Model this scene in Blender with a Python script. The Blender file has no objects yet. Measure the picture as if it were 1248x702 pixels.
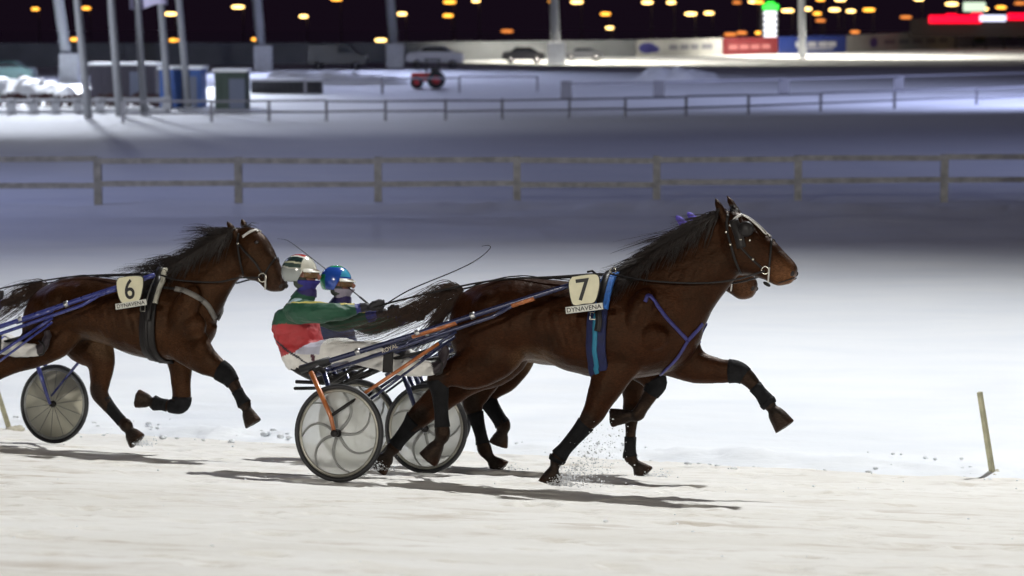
import bpy, bmesh, math, random
import numpy as np
from mathutils import Vector, Matrix, noise as mnoise
from mathutils.bvhtree import BVHTree
random.seed(7); RNG = np.random.default_rng(7)
S = bpy.context.scene; COL = S.collection

# ---------------------------------------------------------------- camera
F = 2750.0; CX, CY = 624.0, 351.0
HC = 3.97
PITCH = math.atan((351.0 - 35.0) / F)
cam = bpy.data.cameras.new('camera'); camo = bpy.data.objects.new('camera', cam); COL.objects.link(camo)
camo.location = (0, 0, HC); camo.rotation_euler = (math.pi / 2 - PITCH, 0, 0)
cam.sensor_width = 36.0; cam.lens = F / 1248.0 * 36.0
cam.clip_start = 0.1; cam.clip_end = 4000
cam.dof.use_dof = True; cam.dof.focus_distance = 16.2; cam.dof.aperture_fstop = 2.2
S.camera = camo
S.render.resolution_x = 1024; S.render.resolution_y = 576
S.view_settings.view_transform = 'Standard'; S.view_settings.look = 'None'
S.view_settings.exposure = 0.16; S.view_settings.gamma = 1.0
# ---------------------------------------------------------------- night sky
w = bpy.data.worlds.new('World'); S.world = w; w.use_nodes = True
nt = w.node_tree; nt.nodes.clear()
out = nt.nodes.new('ShaderNodeOutputWorld'); add = nt.nodes.new('ShaderNodeAddShader')
bg1 = nt.nodes.new('ShaderNodeBackground'); bg2 = nt.nodes.new('ShaderNodeBackground')
sky = nt.nodes.new('ShaderNodeTexSky'); sky.sky_type = 'NISHITA'; sky.sun_disc = False
sky.sun_elevation = math.radians(-6.0); sky.sun_rotation = math.radians(200)
nt.links.new(sky.outputs[0], bg1.inputs[0]); bg1.inputs[1].default_value = 0.05
bg2.inputs[0].default_value = (0.0062, 0.0032, 0.0070, 1); bg2.inputs[1].default_value = 1.0   # town glow on the night sky
nt.links.new(bg1.outputs[0], add.inputs[0]); nt.links.new(bg2.outputs[0], add.inputs[1])
nt.links.new(add.outputs[0], out.inputs[0])
# ---------------------------------------------------------------- floodlights of the track, then added fill masts: (mast base x, y, lamp height, aim, power, colour, cone deg)
FLOODS = [
    ((13.0, 38.0), 36.0, (-4.0, 2.0, 0.6), 94000, (0.97, 0.985, 0.985), 105, 'right'),
    ((-20.0, -20.0), 13.0, (-1.5, 20.0, 1.2), 28000, (1.0, 0.95, 0.86), 74, 'behind_left'),
    ((19.0, -22.0), 13.0, (2.0, 21.0, 1.2), 23000, (1.0, 0.95, 0.86), 74, 'behind_right'),
    ((-26.0, 52.0), 19.0, (-9.0, 50.0, 0.0), 9500, (0.50, 0.57, 1.0), 140, 'infield_left'),  # added unseen mast, bluish fill for the fence and infield snow
    ((26.0, 58.0), 19.0, (14.0, 80.0, 0.0), 6500, (0.50, 0.57, 1.0), 140, 'infield_right'),  # added unseen mast that lifts the dark snow on the far right
    ((-40.0, 74.0), 15.0, (-20.0, 110.0, 2.0), 60000, (0.86, 0.90, 1.0), 100, 'paddock'),  # added unseen mast to brighten flagpoles, cabins and the snow heap
    ((35.0, 112.0), 15.0, (12.0, 140.0, 0.0), 42000, (0.56, 0.62, 1.0), 130, 'back_straight'),  # added unseen mast filling the dark band below the lit straight
]
# ---------------------------------------------------------------- pixel rays
CAMM = Matrix.Translation((0, 0, HC)) @ Matrix.Rotation(math.pi / 2 - PITCH, 4, 'X')
CAMP = np.array((0, 0, HC), float); CAMR = np.array(CAMM.to_3x3(), float)
def ray(px, py):
    d = CAMR @ np.array(((px - CX) / F, -(py - CY) / F, -1.0)); return d / d[1]
def at(px, py, Y):
    """world point on the pixel's ray at depth Y (metres in front of the camera)"""
    return CAMP + ray(px, py) * Y

# banked bend: a plane falling away from the camera towards the infield
ALPHA = math.radians(15.0); N2 = np.array((math.sin(ALPHA), math.cos(ALPHA))); T2 = np.array((math.cos(ALPHA), -math.sin(ALPHA)))
KB = 0.145
A0 = at(410, 588, 16.0)
EDGE = 5.2
def bank_d(x, y): return (x - A0[0]) * N2[0] + (y - A0[1]) * N2[1]
def track_z(x, y):
    d = bank_d(x, y); return A0[2] - KB * np.minimum(np.maximum(d, -11.0), EDGE)
ZE = float(A0[2] - KB * EDGE)
def field_z(x, y):
    return ZE + np.clip(y - 112.0, 0, 120.0) * 0.0115
def ground(px, py):
    r = ray(px, py); lo, hi = 8.0, 900.0
    for _ in range(50):
        m = (lo + hi) / 2; p = CAMP + r * m
        z = track_z(p[0], p[1]) if bank_d(p[0], p[1]) < EDGE else field_z(p[0], p[1])
        if p[2] > z: lo = m
        else: hi = m
    return CAMP + r * lo

# ---------------------------------------------------------------- mesh helpers
def mesh_obj(name, V, Fc, mat=None, parent=None, smooth=True, loc=None):
    me = bpy.data.meshes.new(name); me.from_pydata([tuple(map(float, v)) for v in V], [], [tuple(map(int, f)) for f in Fc]); me.update()
    if smooth: me.polygons.foreach_set('use_smooth', [True] * len(me.polygons))
    if mat: me.materials.append(mat)
    o = bpy.data.objects.new(name, me); COL.objects.link(o)
    if parent: o.parent = parent
    if loc is not None: o.location = loc
    return o
def link_mesh(name, me, parent=None, loc=None, rot=None, scale=None):
    o = bpy.data.objects.new(name, me); COL.objects.link(o)
    if parent: o.parent = parent
    if loc is not None: o.location = loc
    if rot is not None: o.rotation_euler = rot
    if scale is not None: o.scale = scale
    return o
def tag(o, label, cat, group=None):
    o['label'] = label; o['category'] = cat
    if group: o['group'] = group
    return o
def kind(o, k): o['kind'] = k; return o
def empty(name, loc=(0, 0, 0), rot=(0, 0, 0)):
    o = bpy.data.objects.new(name, None); COL.objects.link(o); o.location = loc; o.rotation_euler = rot; o.empty_display_size = 0.2; return o
class MB:
    """collects vertices and faces of one mesh"""
    def __init__(s): s.V = []; s.F = []
    def add(s, V, Fc):
        b = len(s.V); s.V += [tuple(map(float, v)) for v in V]; s.F += [tuple(int(i) + b for i in f) for f in Fc]; return s
    def box(s, c, d, R=None):
        hx, hy, hz = d[0] / 2, d[1] / 2, d[2] / 2
        V = np.array([(x, y, z) for x in (-hx, hx) for y in (-hy, hy) for z in (-hz, hz)])
        if R is not None: V = V @ np.array(R).T
        s.add(V + np.array(c), [(0, 1, 3, 2), (4, 6, 7, 5), (0, 4, 5, 1), (2, 3, 7, 6), (0, 2, 6, 4), (1, 5, 7, 3)]); return s
    def tube(s, P, r, n=10, caps=True, flat=None): s.add(*tube(P, r, n, caps, flat)); return s
    def build(s, name, mat=None, parent=None, smooth=True, loc=None): return mesh_obj(name, s.V, s.F, mat, parent, smooth, loc)
def loft(rings, caps=True):
    n = len(rings[0]); V = np.concatenate(rings); Fc = []
    for i in range(len(rings) - 1):
        for j in range(n):
            a, b = i * n + j, i * n + (j + 1) % n; Fc.append((a, b, b + n, a + n))
    if caps:
        Fc.append(tuple(range(n - 1, -1, -1))); Fc.append(tuple(range((len(rings) - 1) * n, len(rings) * n)))
    return V, Fc
def tube(P, r, n=10, caps=True, flat=None):
    """round tube along points P; r number or list; flat = (normal vector, ratio) squashes it into a strap"""
    P = np.array(P, float); m = len(P); r = np.full(m, r) if np.isscalar(r) else np.array(r, float)
    T = np.gradient(P, axis=0); T /= np.maximum(np.linalg.norm(T, axis=1, keepdims=True), 1e-9)
    a = np.array((0, 0, 1.0)) if abs(T[0][2]) < 0.9 else np.array((1.0, 0, 0))
    u = np.cross(T[0], a); u /= np.linalg.norm(u); rings = []
    ph = np.linspace(0, 2 * np.pi, n, endpoint=False)
    for i in range(m):
        u = u - T[i] * np.dot(u, T[i]); u /= max(np.linalg.norm(u), 1e-9); v = np.cross(T[i], u)
        rings.append(P[i] + r[i] * (np.outer(np.cos(ph), u) + np.outer(np.sin(ph), v)))
    return loft(rings, caps)
def crom(C, k=5):
    """Catmull-Rom resampling of control rows C"""
    C = np.array(C, float); n = len(C); E = np.vstack((2 * C[0] - C[1], C, 2 * C[-1] - C[-2])); o = []
    for i in range(n - 1):
        p0, p1, p2, p3 = E[i], E[i + 1], E[i + 2], E[i + 3]
        for t in np.linspace(0, 1, k, endpoint=False):
            o.append(.5 * (2 * p1 + (p2 - p0) * t + (2 * p0 - 5 * p1 + 4 * p2 - p3) * t * t + (3 * p1 - p0 - 3 * p2 + p3) * t ** 3))
    o.append(C[-1]); return np.array(o)
def ellipsoid(c, r, n=14, m=10, R=None):
    rings = []
    for i in range(m + 1):
        th = math.pi * (0.02 + 0.96 * i / m); ph = np.linspace(0, 2 * np.pi, n, endpoint=False)
        V = np.stack((r[0] * math.sin(th) * np.cos(ph), r[1] * math.sin(th) * np.sin(ph), np.full(n, -r[2] * math.cos(th))), 1)
        if R is not None: V = V @ np.array(R).T
        rings.append(V + np.array(c))
    return loft(rings)
def lathe(prof, n=24, axis='z'):
    """profile list of (radius, height)"""
    ph = np.linspace(0, 2 * np.pi, n, endpoint=False); rings = []
    for r, h in prof: rings.append(np.stack((r * np.cos(ph), r * np.sin(ph), np.full(n, h)), 1))
    V, Fc = loft(rings)
    if axis == 'y': V = V[:, [0, 2, 1]]; Fc = [f[::-1] for f in Fc]
    return V, Fc
def prism(pts2, t, o=(0, 0, 0), ex=(1, 0, 0), ey=(0, 0, 1), en=(0, -1, 0)):
    n = len(pts2); o, ex, ey, en = map(lambda q: np.array(q, float), (o, ex, ey, en))
    base = [o + ex * a + ey * b for a, b in pts2]; V = base + [q + en * t for q in base]
    return V, [tuple(range(n - 1, -1, -1)), tuple(range(n, 2 * n))] + [(i, (i + 1) % n, (i + 1) % n + n, i + n) for i in range(n)]
def remesh(V, Fc, voxel, smooth=4, fac=0.5):
    me = bpy.data.meshes.new('tmp'); me.from_pydata([tuple(map(float, v)) for v in V], [], Fc); me.update()
    o = bpy.data.objects.new('tmp', me); COL.objects.link(o)
    m = o.modifiers.new('r', 'REMESH'); m.mode = 'VOXEL'; m.voxel_size = voxel
    m = o.modifiers.new('s', 'SMOOTH'); m.iterations = smooth; m.factor = fac
    dg = bpy.context.evaluated_depsgraph_get(); r = bpy.data.meshes.new_from_object(o.evaluated_get(dg))
    bpy.data.objects.remove(o); r.polygons.foreach_set('use_smooth', [True] * len(r.polygons)); return r
def verts_np(me):
    a = np.empty(len(me.vertices) * 3); me.vertices.foreach_get('co', a); return a.reshape(-1, 3)
def set_col(me, C):
    at_ = me.color_attributes.new('col', 'FLOAT_COLOR', 'POINT'); C4 = np.ones((len(C), 4)); C4[:, :3] = C; at_.data.foreach_set('color', C4.ravel())
def vnoise(x, y, seed=0, octaves=4, gain=.5):
    """numpy value noise, roughly -1..1"""
    r = np.random.default_rng(seed); tot = 0; amp = 1
    for o in range(octaves):
        G = r.random((256, 256)); fx = x * 2 ** o; fy = y * 2 ** o
        ix = np.floor(fx).astype(int); iy = np.floor(fy).astype(int); u = fx - ix; v = fy - iy; u = u * u * (3 - 2 * u); v = v * v * (3 - 2 * v)
        g = lambda a, b: G[a % 256, b % 256]
        tot = tot + amp * ((g(ix, iy) * (1 - u) + g(ix + 1, iy) * u) * (1 - v) + (g(ix, iy + 1) * (1 - u) + g(ix + 1, iy + 1) * u) * v - .5) * 2; amp *= gain
    return tot
def grid_mesh(name, X, Y, Z, mat):
    ny, nx = X.shape; V = np.stack((X, Y, Z), -1).reshape(-1, 3)
    i = np.arange(ny * nx).reshape(ny, nx); Fc = np.stack((i[:-1, :-1], i[:-1, 1:], i[1:, 1:], i[1:, :-1]), -1).reshape(-1, 4)
    me = bpy.data.meshes.new(name); me.vertices.add(len(V)); me.vertices.foreach_set('co', V.ravel())
    me.loops.add(len(Fc) * 4); me.loops.foreach_set('vertex_index', Fc.ravel()); me.polygons.add(len(Fc))
    me.polygons.foreach_set('loop_start', np.arange(len(Fc)) * 4); me.polygons.foreach_set('use_smooth', np.ones(len(Fc), bool)); me.update(calc_edges=True); me.validate()
    me.materials.append(mat); o = bpy.data.objects.new(name, me); COL.objects.link(o); return o

# ---------------------------------------------------------------- materials
def new_mat(name):
    m = bpy.data.materials.new(name); m.use_nodes = True; n = m.node_tree; b = n.nodes['Principled BSDF']; return m, n, b
def nd(n, t, **k):
    x = n.nodes.new(t)
    for a, v in k.items():
        if a in x.inputs: x.inputs[a].default_value = v
        else: setattr(x, a, v)
    return x
_M = {}
def pm(name, c, rough=.5, metal=0, var=.15, nscale=18, bump=.1, bscale=60, coat=0, emit=0, attr=False, sheen=0, spec=.5):
    """procedural material: noise-mottled colour, noise bump and uneven gloss"""
    if name in _M: return _M[name]
    m, n, b = new_mat(name)
    tc = nd(n, 'ShaderNodeTexCoord'); no = nd(n, 'ShaderNodeTexNoise'); no.inputs['Scale'].default_value = nscale; no.inputs['Detail'].default_value = 5
    n.links.new(tc.outputs['Object'], no.inputs['Vector'])
    mr = nd(n, 'ShaderNodeMapRange'); mr.inputs['From Min'].default_value = .25; mr.inputs['From Max'].default_value = .75
    mr.inputs['To Min'].default_value = 1 - var; mr.inputs['To Max'].default_value = 1 + var
    n.links.new(no.outputs[0], mr.inputs[0])
    mul = nd(n, 'ShaderNodeVectorMath', operation='MULTIPLY')
    if attr:
        a = nd(n, 'ShaderNodeAttribute', attribute_name='col'); n.links.new(a.outputs['Color'], mul.inputs[0])
    else: mul.inputs[0].default_value = c[:3]
    n.links.new(mr.outputs[0], mul.inputs[1]); n.links.new(mul.outputs[0], b.inputs['Base Color'])
    r2 = nd(n, 'ShaderNodeMapRange'); r2.inputs['To Min'].default_value = max(0.02, rough - .12); r2.inputs['To Max'].default_value = min(1, rough + .12)
    n.links.new(no.outputs[0], r2.inputs[0]); n.links.new(r2.outputs[0], b.inputs['Roughness'])
    b.inputs['Metallic'].default_value = metal; b.inputs['Specular IOR Level'].default_value = spec
    if coat: b.inputs['Coat Weight'].default_value = coat; b.inputs['Coat Roughness'].default_value = .15
    if sheen: b.inputs['Sheen Weight'].default_value = sheen; b.inputs['Sheen Roughness'].default_value = .4
    if bump:
        n2 = nd(n, 'ShaderNodeTexNoise'); n2.inputs['Scale'].default_value = bscale; n2.inputs['Detail'].default_value = 4
        n.links.new(tc.outputs['Object'], n2.inputs['Vector'])
        bp = nd(n, 'ShaderNodeBump'); bp.inputs['Strength'].default_value = bump; bp.inputs['Distance'].default_value = .01
        n.links.new(n2.outputs[0], bp.inputs['Height']); n.links.new(bp.outputs[0], b.inputs['Normal'])
    if emit:
        n.links.new(mul.outputs[0], b.inputs['Emission Color']); b.inputs['Emission Strength'].default_value = emit
    _M[name] = m; return m
def snow_mat(name, c1, c2, dirt=None, streak=(1, 1), amount=(.5, .7), bump=.4):
    m, n, b = new_mat(name); tc = nd(n, 'ShaderNodeTexCoord'); mp = nd(n, 'ShaderNodeMapping')
    mp.inputs['Rotation'].default_value = (0, 0, ALPHA); mp.inputs['Scale'].default_value = (streak[0], streak[1], 1)
    n.links.new(tc.outputs['Object'], mp.inputs[0])
    n1 = nd(n, 'ShaderNodeTexNoise'); n1.inputs['Scale'].default_value = 1.1; n1.inputs['Detail'].default_value = 8; n1.inputs['Roughness'].default_value = .6
    n.links.new(mp.outputs[0], n1.inputs['Vector'])
    mx = nd(n, 'ShaderNodeMix', data_type='RGBA'); mx.inputs[6].default_value = (*c1, 1); mx.inputs[7].default_value = (*c2, 1)
    mr = nd(n, 'ShaderNodeMapRange'); mr.inputs[1].default_value = .35; mr.inputs[2].default_value = .65; n.links.new(n1.outputs[0], mr.inputs[0]); n.links.new(mr.outputs[0], mx.inputs[0])
    last = mx.outputs[2]
    if dirt:
        n2 = nd(n, 'ShaderNodeTexNoise'); n2.inputs['Scale'].default_value = 3.2; n2.inputs['Detail'].default_value = 9; n2.inputs['Roughness'].default_value = .68
        n.links.new(mp.outputs[0], n2.inputs['Vector'])
        m2 = nd(n, 'ShaderNodeMapRange'); m2.inputs[1].default_value = amount[0]; m2.inputs[2].default_value = amount[1]; n.links.new(n2.outputs[0], m2.inputs[0])
        x2 = nd(n, 'ShaderNodeMix', data_type='RGBA'); x2.inputs[7].default_value = (*dirt, 1); n.links.new(last, x2.inputs[6]); n.links.new(m2.outputs[0], x2.inputs[0]); last = x2.outputs[2]
    n.links.new(last, b.inputs['Base Color']); b.inputs['Roughness'].default_value = .75; b.inputs['Specular IOR Level'].default_value = .25
    n3 = nd(n, 'ShaderNodeTexNoise'); n3.inputs['Scale'].default_value = 26; n3.inputs['Detail'].default_value = 6; n.links.new(mp.outputs[0], n3.inputs['Vector'])
    bp = nd(n, 'ShaderNodeBump'); bp.inputs['Strength'].default_value = bump; bp.inputs['Distance'].default_value = .02
    n.links.new(n3.outputs[0], bp.inputs['Height']); n.links.new(bp.outputs[0], b.inputs['Normal'])
    return m
M_FIELD = snow_mat('field snow', (.80, .83, .87), (.86, .88, .90), streak=(.35, 1), bump=.35)
M_TRACK = snow_mat('track snow', (.76, .735, .68), (.84, .825, .785), dirt=(.44, .36, .27), streak=(.30, 1.5), amount=(.53, .82), bump=.7)
M_BLACK = pm('black rubber', (.018, .018, .02), .55); M_DARK = pm('black leather', (.017, .015, .015), .45, var=.3, spec=.25)
M_NAVY = pm('navy paint', (.02, .025, .075), .3, .2, coat=.6); M_ORANGE = pm('orange paint', (.42, .13, .035), .35, .1, coat=.5, var=.25)
M_STEEL = pm('steel', (.55, .55, .56), .3, .9); M_WOOD = pm('weathered wood', (.47, .47, .46), .8, var=.35, nscale=5, bump=.5)
M_GREY = pm('grey metal', (.30, .31, .33), .55, .2, var=.2); M_CONC = pm('pale concrete', (.62, .64, .66), .85, var=.12, nscale=3)

# ---------------------------------------------------------------- ground
def build_ground():
    # infield snow: fine mesh near the track edge, one sheet out to the horizon
    us = np.concatenate((np.linspace(EDGE - .25, 9.0, 90), np.geomspace(9.3, 60, 90), np.geomspace(62, 1800, 60)))
    ts = np.concatenate((-np.geomspace(1500, 9, 40), np.linspace(-8.8, 9.8, 300), np.geomspace(10, 1500, 40)))
    U, T = np.meshgrid(us, ts, indexing='ij')
    X = A0[0] + U * N2[0] + T * T2[0]; Y = A0[1] + U * N2[1] + T * T2[1]
    Z = field_z(X, Y) + 0.0
    near = np.clip((U - EDGE) / 1.2, 0, 1) * np.clip((60 - U) / 40, 0, 1)
    Z += near * (.035 * vnoise(X * .35, Y * .35, 3, 5) + .012 * vnoise(T * .25, U * 2.2, 23, 4))
    berm = np.exp(-((U - EDGE - .25) / .32) ** 2)
    Z += berm * (.07 + .05 * vnoise(X * 1.6, Y * 1.6, 5, 5, .6))
    # ploughed ridge in front of and under the infield fence
    fr = np.exp(-((Y - 50.3) / .9) ** 2); Z += fr * (.10 + .12 * vnoise(X * .8, Y * 1.4, 9, 4))
    fr = np.exp(-((Y - 47.3) / .5) ** 2); Z += fr * (.05 + .06 * vnoise(X * .7, Y * 2.2, 19, 4))
    # low snow bank beyond the fence
    Z += .12 * np.exp(-((Y - 78 - X * .02) / 9.0) ** 2)
    kind(grid_mesh('snow_field', X, Y, Z, M_FIELD), 'structure')
    us = np.linspace(-11.0, EDGE + .12, 520); ts = np.linspace(-9.5, 10.5, 640)
    U, T = np.meshgrid(us, ts, indexing='ij')
    X = A0[0] + U * N2[0] + T * T2[0]; Y = A0[1] + U * N2[1] + T * T2[1]
    Z = A0[2] - KB * U
    n1 = vnoise(T * .9, U * 3.6, 11, 5, .6); n2 = vnoise(T * 4, U * 9, 12, 3, .6)
    Z += .010 * n1 + .006 * n2
    # wheel ruts and hoof prints pressed into the snow, all along the running direction
    r = np.random.default_rng(4)
    for _ in range(26):
        u0 = r.uniform(-8, EDGE - .3); sl = r.normal(0, .012); wd = r.uniform(.018, .035)
        Z -= .018 * np.exp(-((U - u0 - sl * T) / wd) ** 2) * np.clip(.5 + vnoise(T * .3, U * 0 + u0, int(u0 * 50) + 500, 2), 0, 1)
    for _ in range(760):
        u0 = r.uniform(-9, EDGE - .2); t0 = r.uniform(-9, 10); q = ((U - u0) / .07) ** 2 + ((T - t0) / .11) ** 2
        sel = q < 9
        Z[sel] += -.030 * np.exp(-q[sel] ** 2 * .6) + .010 * np.exp(-(np.sqrt(q[sel]) - 1.5) ** 2 * 6)
    kind(grid_mesh('race_track', X, Y, Z, M_TRACK), 'structure')
    # the rest of the bend outside the detailed stretch
    for nm, ta, tb, ua, ub in (('track_outer_left', -70, -9.46, -11, EDGE), ('track_outer_right', 10.46, 70, -11, EDGE), ('track_apron', -70, 70, -40, -10.98)):
        us = np.linspace(ua, ub, 30); ts = np.linspace(ta, tb, 60); U, T = np.meshgrid(us, ts, indexing='ij')
        X = A0[0] + U * N2[0] + T * T2[0]; Y = A0[1] + U * N2[1] + T * T2[1]
        Z = A0[2] - KB * np.maximum(U, -11.0)
        kind(grid_mesh(nm, X, Y, Z, M_TRACK), 'structure')
build_ground()
# crumbs of ploughed snow along the track edge
def lump(r, seed):
    rr = np.random.default_rng(seed); V, Fc = ellipsoid((0, 0, 0), (r, r * .8, r * .6), 7, 4); return V * (1 + .3 * (rr.random((len(V), 1)) - .5)), Fc
mb = MB()
for i in range(420):
    t = random.uniform(-9, 10.3); u = EDGE + random.gauss(.12, .28) + (.15 * math.sin(t * 2.3))
    x, y = A0[:2] + N2 * u + T2 * t; r = abs(random.gauss(.009, .011)) + .006
    z = float(track_z(x, y)) if u < EDGE else ZE + .03
    V, Fc = lump(r, i); mb.add(V + np.array((x, y, z + r * .25)), Fc)
for i in range(260):
    t = random.uniform(-8, 9.5); u = random.uniform(-7, EDGE); x, y = A0[:2] + N2 * u + T2 * t; r = abs(random.gauss(.004, .004)) + .003
    V, Fc = lump(r, i); mb.add(V + np.array((x, y, float(track_z(x, y)) + r * .3)), Fc)
kind(mb.build('snow_crumbs', M_FIELD), 'stuff')
# ---------------------------------------------------------------- rigs (horse + sulky + driver share one frame standing square on the banked track)
class Frame:
    """origin under the sulky axle; s forward, o to the horse's left (away from the camera), z off the track"""
    def __init__(s, x, y, heading):
        th = math.radians(heading); s.O = np.array((x, y, float(track_z(x, y))))
        up = np.array((KB * N2[0], KB * N2[1], 1.0)); s.u = up / np.linalg.norm(up)
        e = np.array((math.cos(th), -math.sin(th), 0)); e -= s.u * np.dot(e, s.u); s.e = e / np.linalg.norm(e)
        s.l = np.cross(s.u, s.e); s.R = np.stack((s.e, s.l, s.u), 1)
    def T(s, px, py, o=0.0):
        r = ray(px, py); t = (o - np.dot(CAMP - s.O, s.l)) / np.dot(r, s.l)
        return (CAMP + r * t - s.O) @ s.R
    def scale(s, px, py, o=0.0):                       # metres per photo pixel at that place
        r = ray(px, py); t = (o - np.dot(CAMP - s.O, s.l)) / np.dot(r, s.l); return t / F
    def world(s, p): return s.O + s.R @ np.array(p)
    def root(s, name, base):
        o = empty(name); M = Matrix([[*s.R[i], 0] for i in range(3)] + [[0, 0, 0, 1]]); M.translation = Vector(s.world(base)); o.matrix_world = M; o['_b'] = 0; del o['_b']
        return o
def sub(root, fr):
    """offset that puts frame coordinates under a root standing elsewhere in the frame"""
    M = root.matrix_world.copy(); b = (np.array(M.translation) - fr.O) @ fr.R; return tuple(-b)
HALF = .775; RW = .355
th = math.radians(22.0); L0 = np.array((math.sin(th), math.cos(th)))
FR1 = Frame(*(A0[:2] + L0 * HALF), 22.0)
E0 = np.array((math.cos(th), -math.sin(th)))
FR2 = Frame(*(A0[:2] + L0 * (HALF + 1.95) - E0 * .80), 22.0)
B3 = at(65, 546, 19.92)
FR3 = Frame(*(B3[:2] - L0 * HALF), 22.0)

# ---------------------------------------------------------------- horse
TOR1 = [(553,384,553,404,.05),(558,366,558,430,.15),(572,352,574,446,.21),(600,342,600,450,.25),(635,337,635,441,.262),(668,340,664,441,.265),(700,343,695,453,.28),(730,342,728,460,.28),(757,337,764,462,.255),(782,338,803,456,.225),(803,350,832,443,.185),(828,370,851,420,.12),(845,386,857,406,.05)]
NEC1 = [(742,345,800,455,.15),(766,331,836,434,.165),(792,310,857,402,.135),(818,292,868,380,.105),(845,275,880,360,.088),(866,262,893,344,.078),(880,257,902,332,.07)]
HEA1 = [(876,262,878,318,.05),(886,256,884,329,.082),(906,261,900,336,.104),(922,273,914,336,.098),(938,288,928,339,.08),(951,301,938,344,.068),(962,312,947,348,.066),(969,320,956,348,.062),(972,327,964,345,.045),(971,333,968,339,.02)]
LEG1 = dict(
 rf=(-.165,[(762,418,80,.075),(744,460,50,.075),(730,490,35,.06),(720,508,28,.05),(709,523,21,.04),(690,545,17,.033),(680,558,21,.039),(676,569,15,.03),(674,576,20,.042),(671,590,29,.053)]),
 lf=(.165,[(818,422,84,.08),(845,445,46,.075),(874,452,32,.056),(897,453,27,.049),(911,461,21,.039),(926,478,16,.032),(936,491,20,.037),(941,498,15,.03),(945,503,20,.04),(957,521,25,.048)]),
 rh=(-.15,[(602,380,100,.105),(602,420,88,.10),(578,446,60,.078),(549,455,37,.056),(534,461,31,.046),(536,477,22,.037),(538,505,17,.032),(539,529,21,.039),(535,539,16,.032),(532,545,20,.04),(521,561,26,.05)]),
 lh=(.15,[(612,385,100,.105),(606,428,82,.10),(568,458,53,.072),(531,489,36,.052),(509,509,30,.046),(499,521,21,.037),(486,537,17,.032),(479,546,20,.038),(474,553,15,.032),(471,558,20,.04),(460,572,25,.048)]))
def m2(p): return (845 + .89 * (p[0] - 884), 283 + .89 * (p[1] - 262))
def mapr(R): return [(*m2(r[:2]), *m2(r[2:4]), r[4]) for r in R]
TOR2 = [(a, b, c, min(d, 446), h) for a, b, c, d, h in mapr(TOR1)]; NEC2 = mapr(NEC1); HEA2 = [(a, b + 5 * i / 9, c, d + 7 * i / 9, h) for i, (a, b, c, d, h) in enumerate(mapr(HEA1))]
LEG2 = dict(
 rf=(-.165,[(762,408,70,.075),(778,438,50,.075),(792,457,35,.056),(799,467,29,.05),(793,480,21,.039),(783,496,17,.033),(777,505,19,.038),(769,507,15,.031),(764,507,18,.038),(744,509,21,.045)]),
 lf=(.165,[(765,415,66,.08),(770,452,42,.073),(771,484,27,.056),(770,500,24,.047),(769,514,17,.037),(768,544,14,.031),(768,557,18,.036),(774,565,14,.03),(778,569,18,.039),(786,579,26,.047)]),
 rh=(-.15,[(592,388,88,.105),(594,428,76,.10),(590,454,56,.075),(582,477,37,.055),(577,491,30,.046),(580,507,20,.037),(586,530,15,.032),(590,547,19,.038),(597,558,15,.031),(601,563,18,.039),(611,573,26,.048)]),
 lh=(.15,[(600,390,88,.105),(622,424,72,.10),(614,454,52,.072),(599,471,35,.052),(592,481,30,.046),(598,494,21,.037),(608,510,18,.033),(613,519,20,.038),(612,527,16,.032),(611,531,19,.039),(607,543,23,.047)]))
TOR3 = [(34,386,34,404,.05),(38,370,40,424,.15),(50,354,56,430,.21),(74,342,78,424,.25),(104,336,104,414,.262),(132,339,130,420,.27),(160,341,160,431,.28),(182,338,190,438,.262),(200,338,220,437,.23),(217,346,245,428,.185),(238,362,258,412,.12),(252,378,264,400,.05)]
NEC3 = [(178,341,222,432,.15),(195,331,248,419,.165),(215,320,262,392,.135),(238,307,272,370,.105),(262,291,283,351,.088),(280,282,293,338,.078),(289,279,300,336,.07)]
HEA3 = [(285,283,284,326,.05),(293,278,290,333,.082),(309,277,304,341,.104),(321,285,311,342,.098),(329,298,316,344,.08),(336,312,320,348,.068),(343,326,326,354,.066),(348,337,333,356,.062),(349,344,340,355,.045),(347,350,344,354,.02)]
LEG3 = dict(
 rf=(-.165,[(222,408,66,.075),(244,434,43,.075),(262,447,29,.056),(275,456,25,.049),(284,467,18,.039),(292,482,14,.032),(298,493,18,.037),(300,499,13,.03),(302,503,17,.04),(309,517,21,.048)]),
 lf=(.165,[(212,405,62,.08),(219,438,38,.073),(221,470,26,.056),(221,490,25,.05),(212,495,18,.039),(198,493,14,.033),(188,491,18,.038),(183,489,13,.03),(180,488,17,.04),(167,485,21,.047)]),
 rh=(-.15,[(78,378,86,.105),(62,408,70,.10),(32,430,44,.076),(4,446,29,.055),(-11,457,25,.046),(-20,474,17,.037),(-32,500,14,.032),(-38,510,18,.038),(-44,516,14,.031),(-47,520,18,.04),(-53,533,22,.048)]),
 lh=(.15,[(88,384,82,.105),(106,414,68,.10),(122,440,43,.075),(122,464,29,.055),(121,478,25,.046),(130,492,17,.037),(146,511,14,.032),(154,519,18,.038),(158,525,14,.031),(160,528,18,.04),(168,538,22,.048)]))

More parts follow.
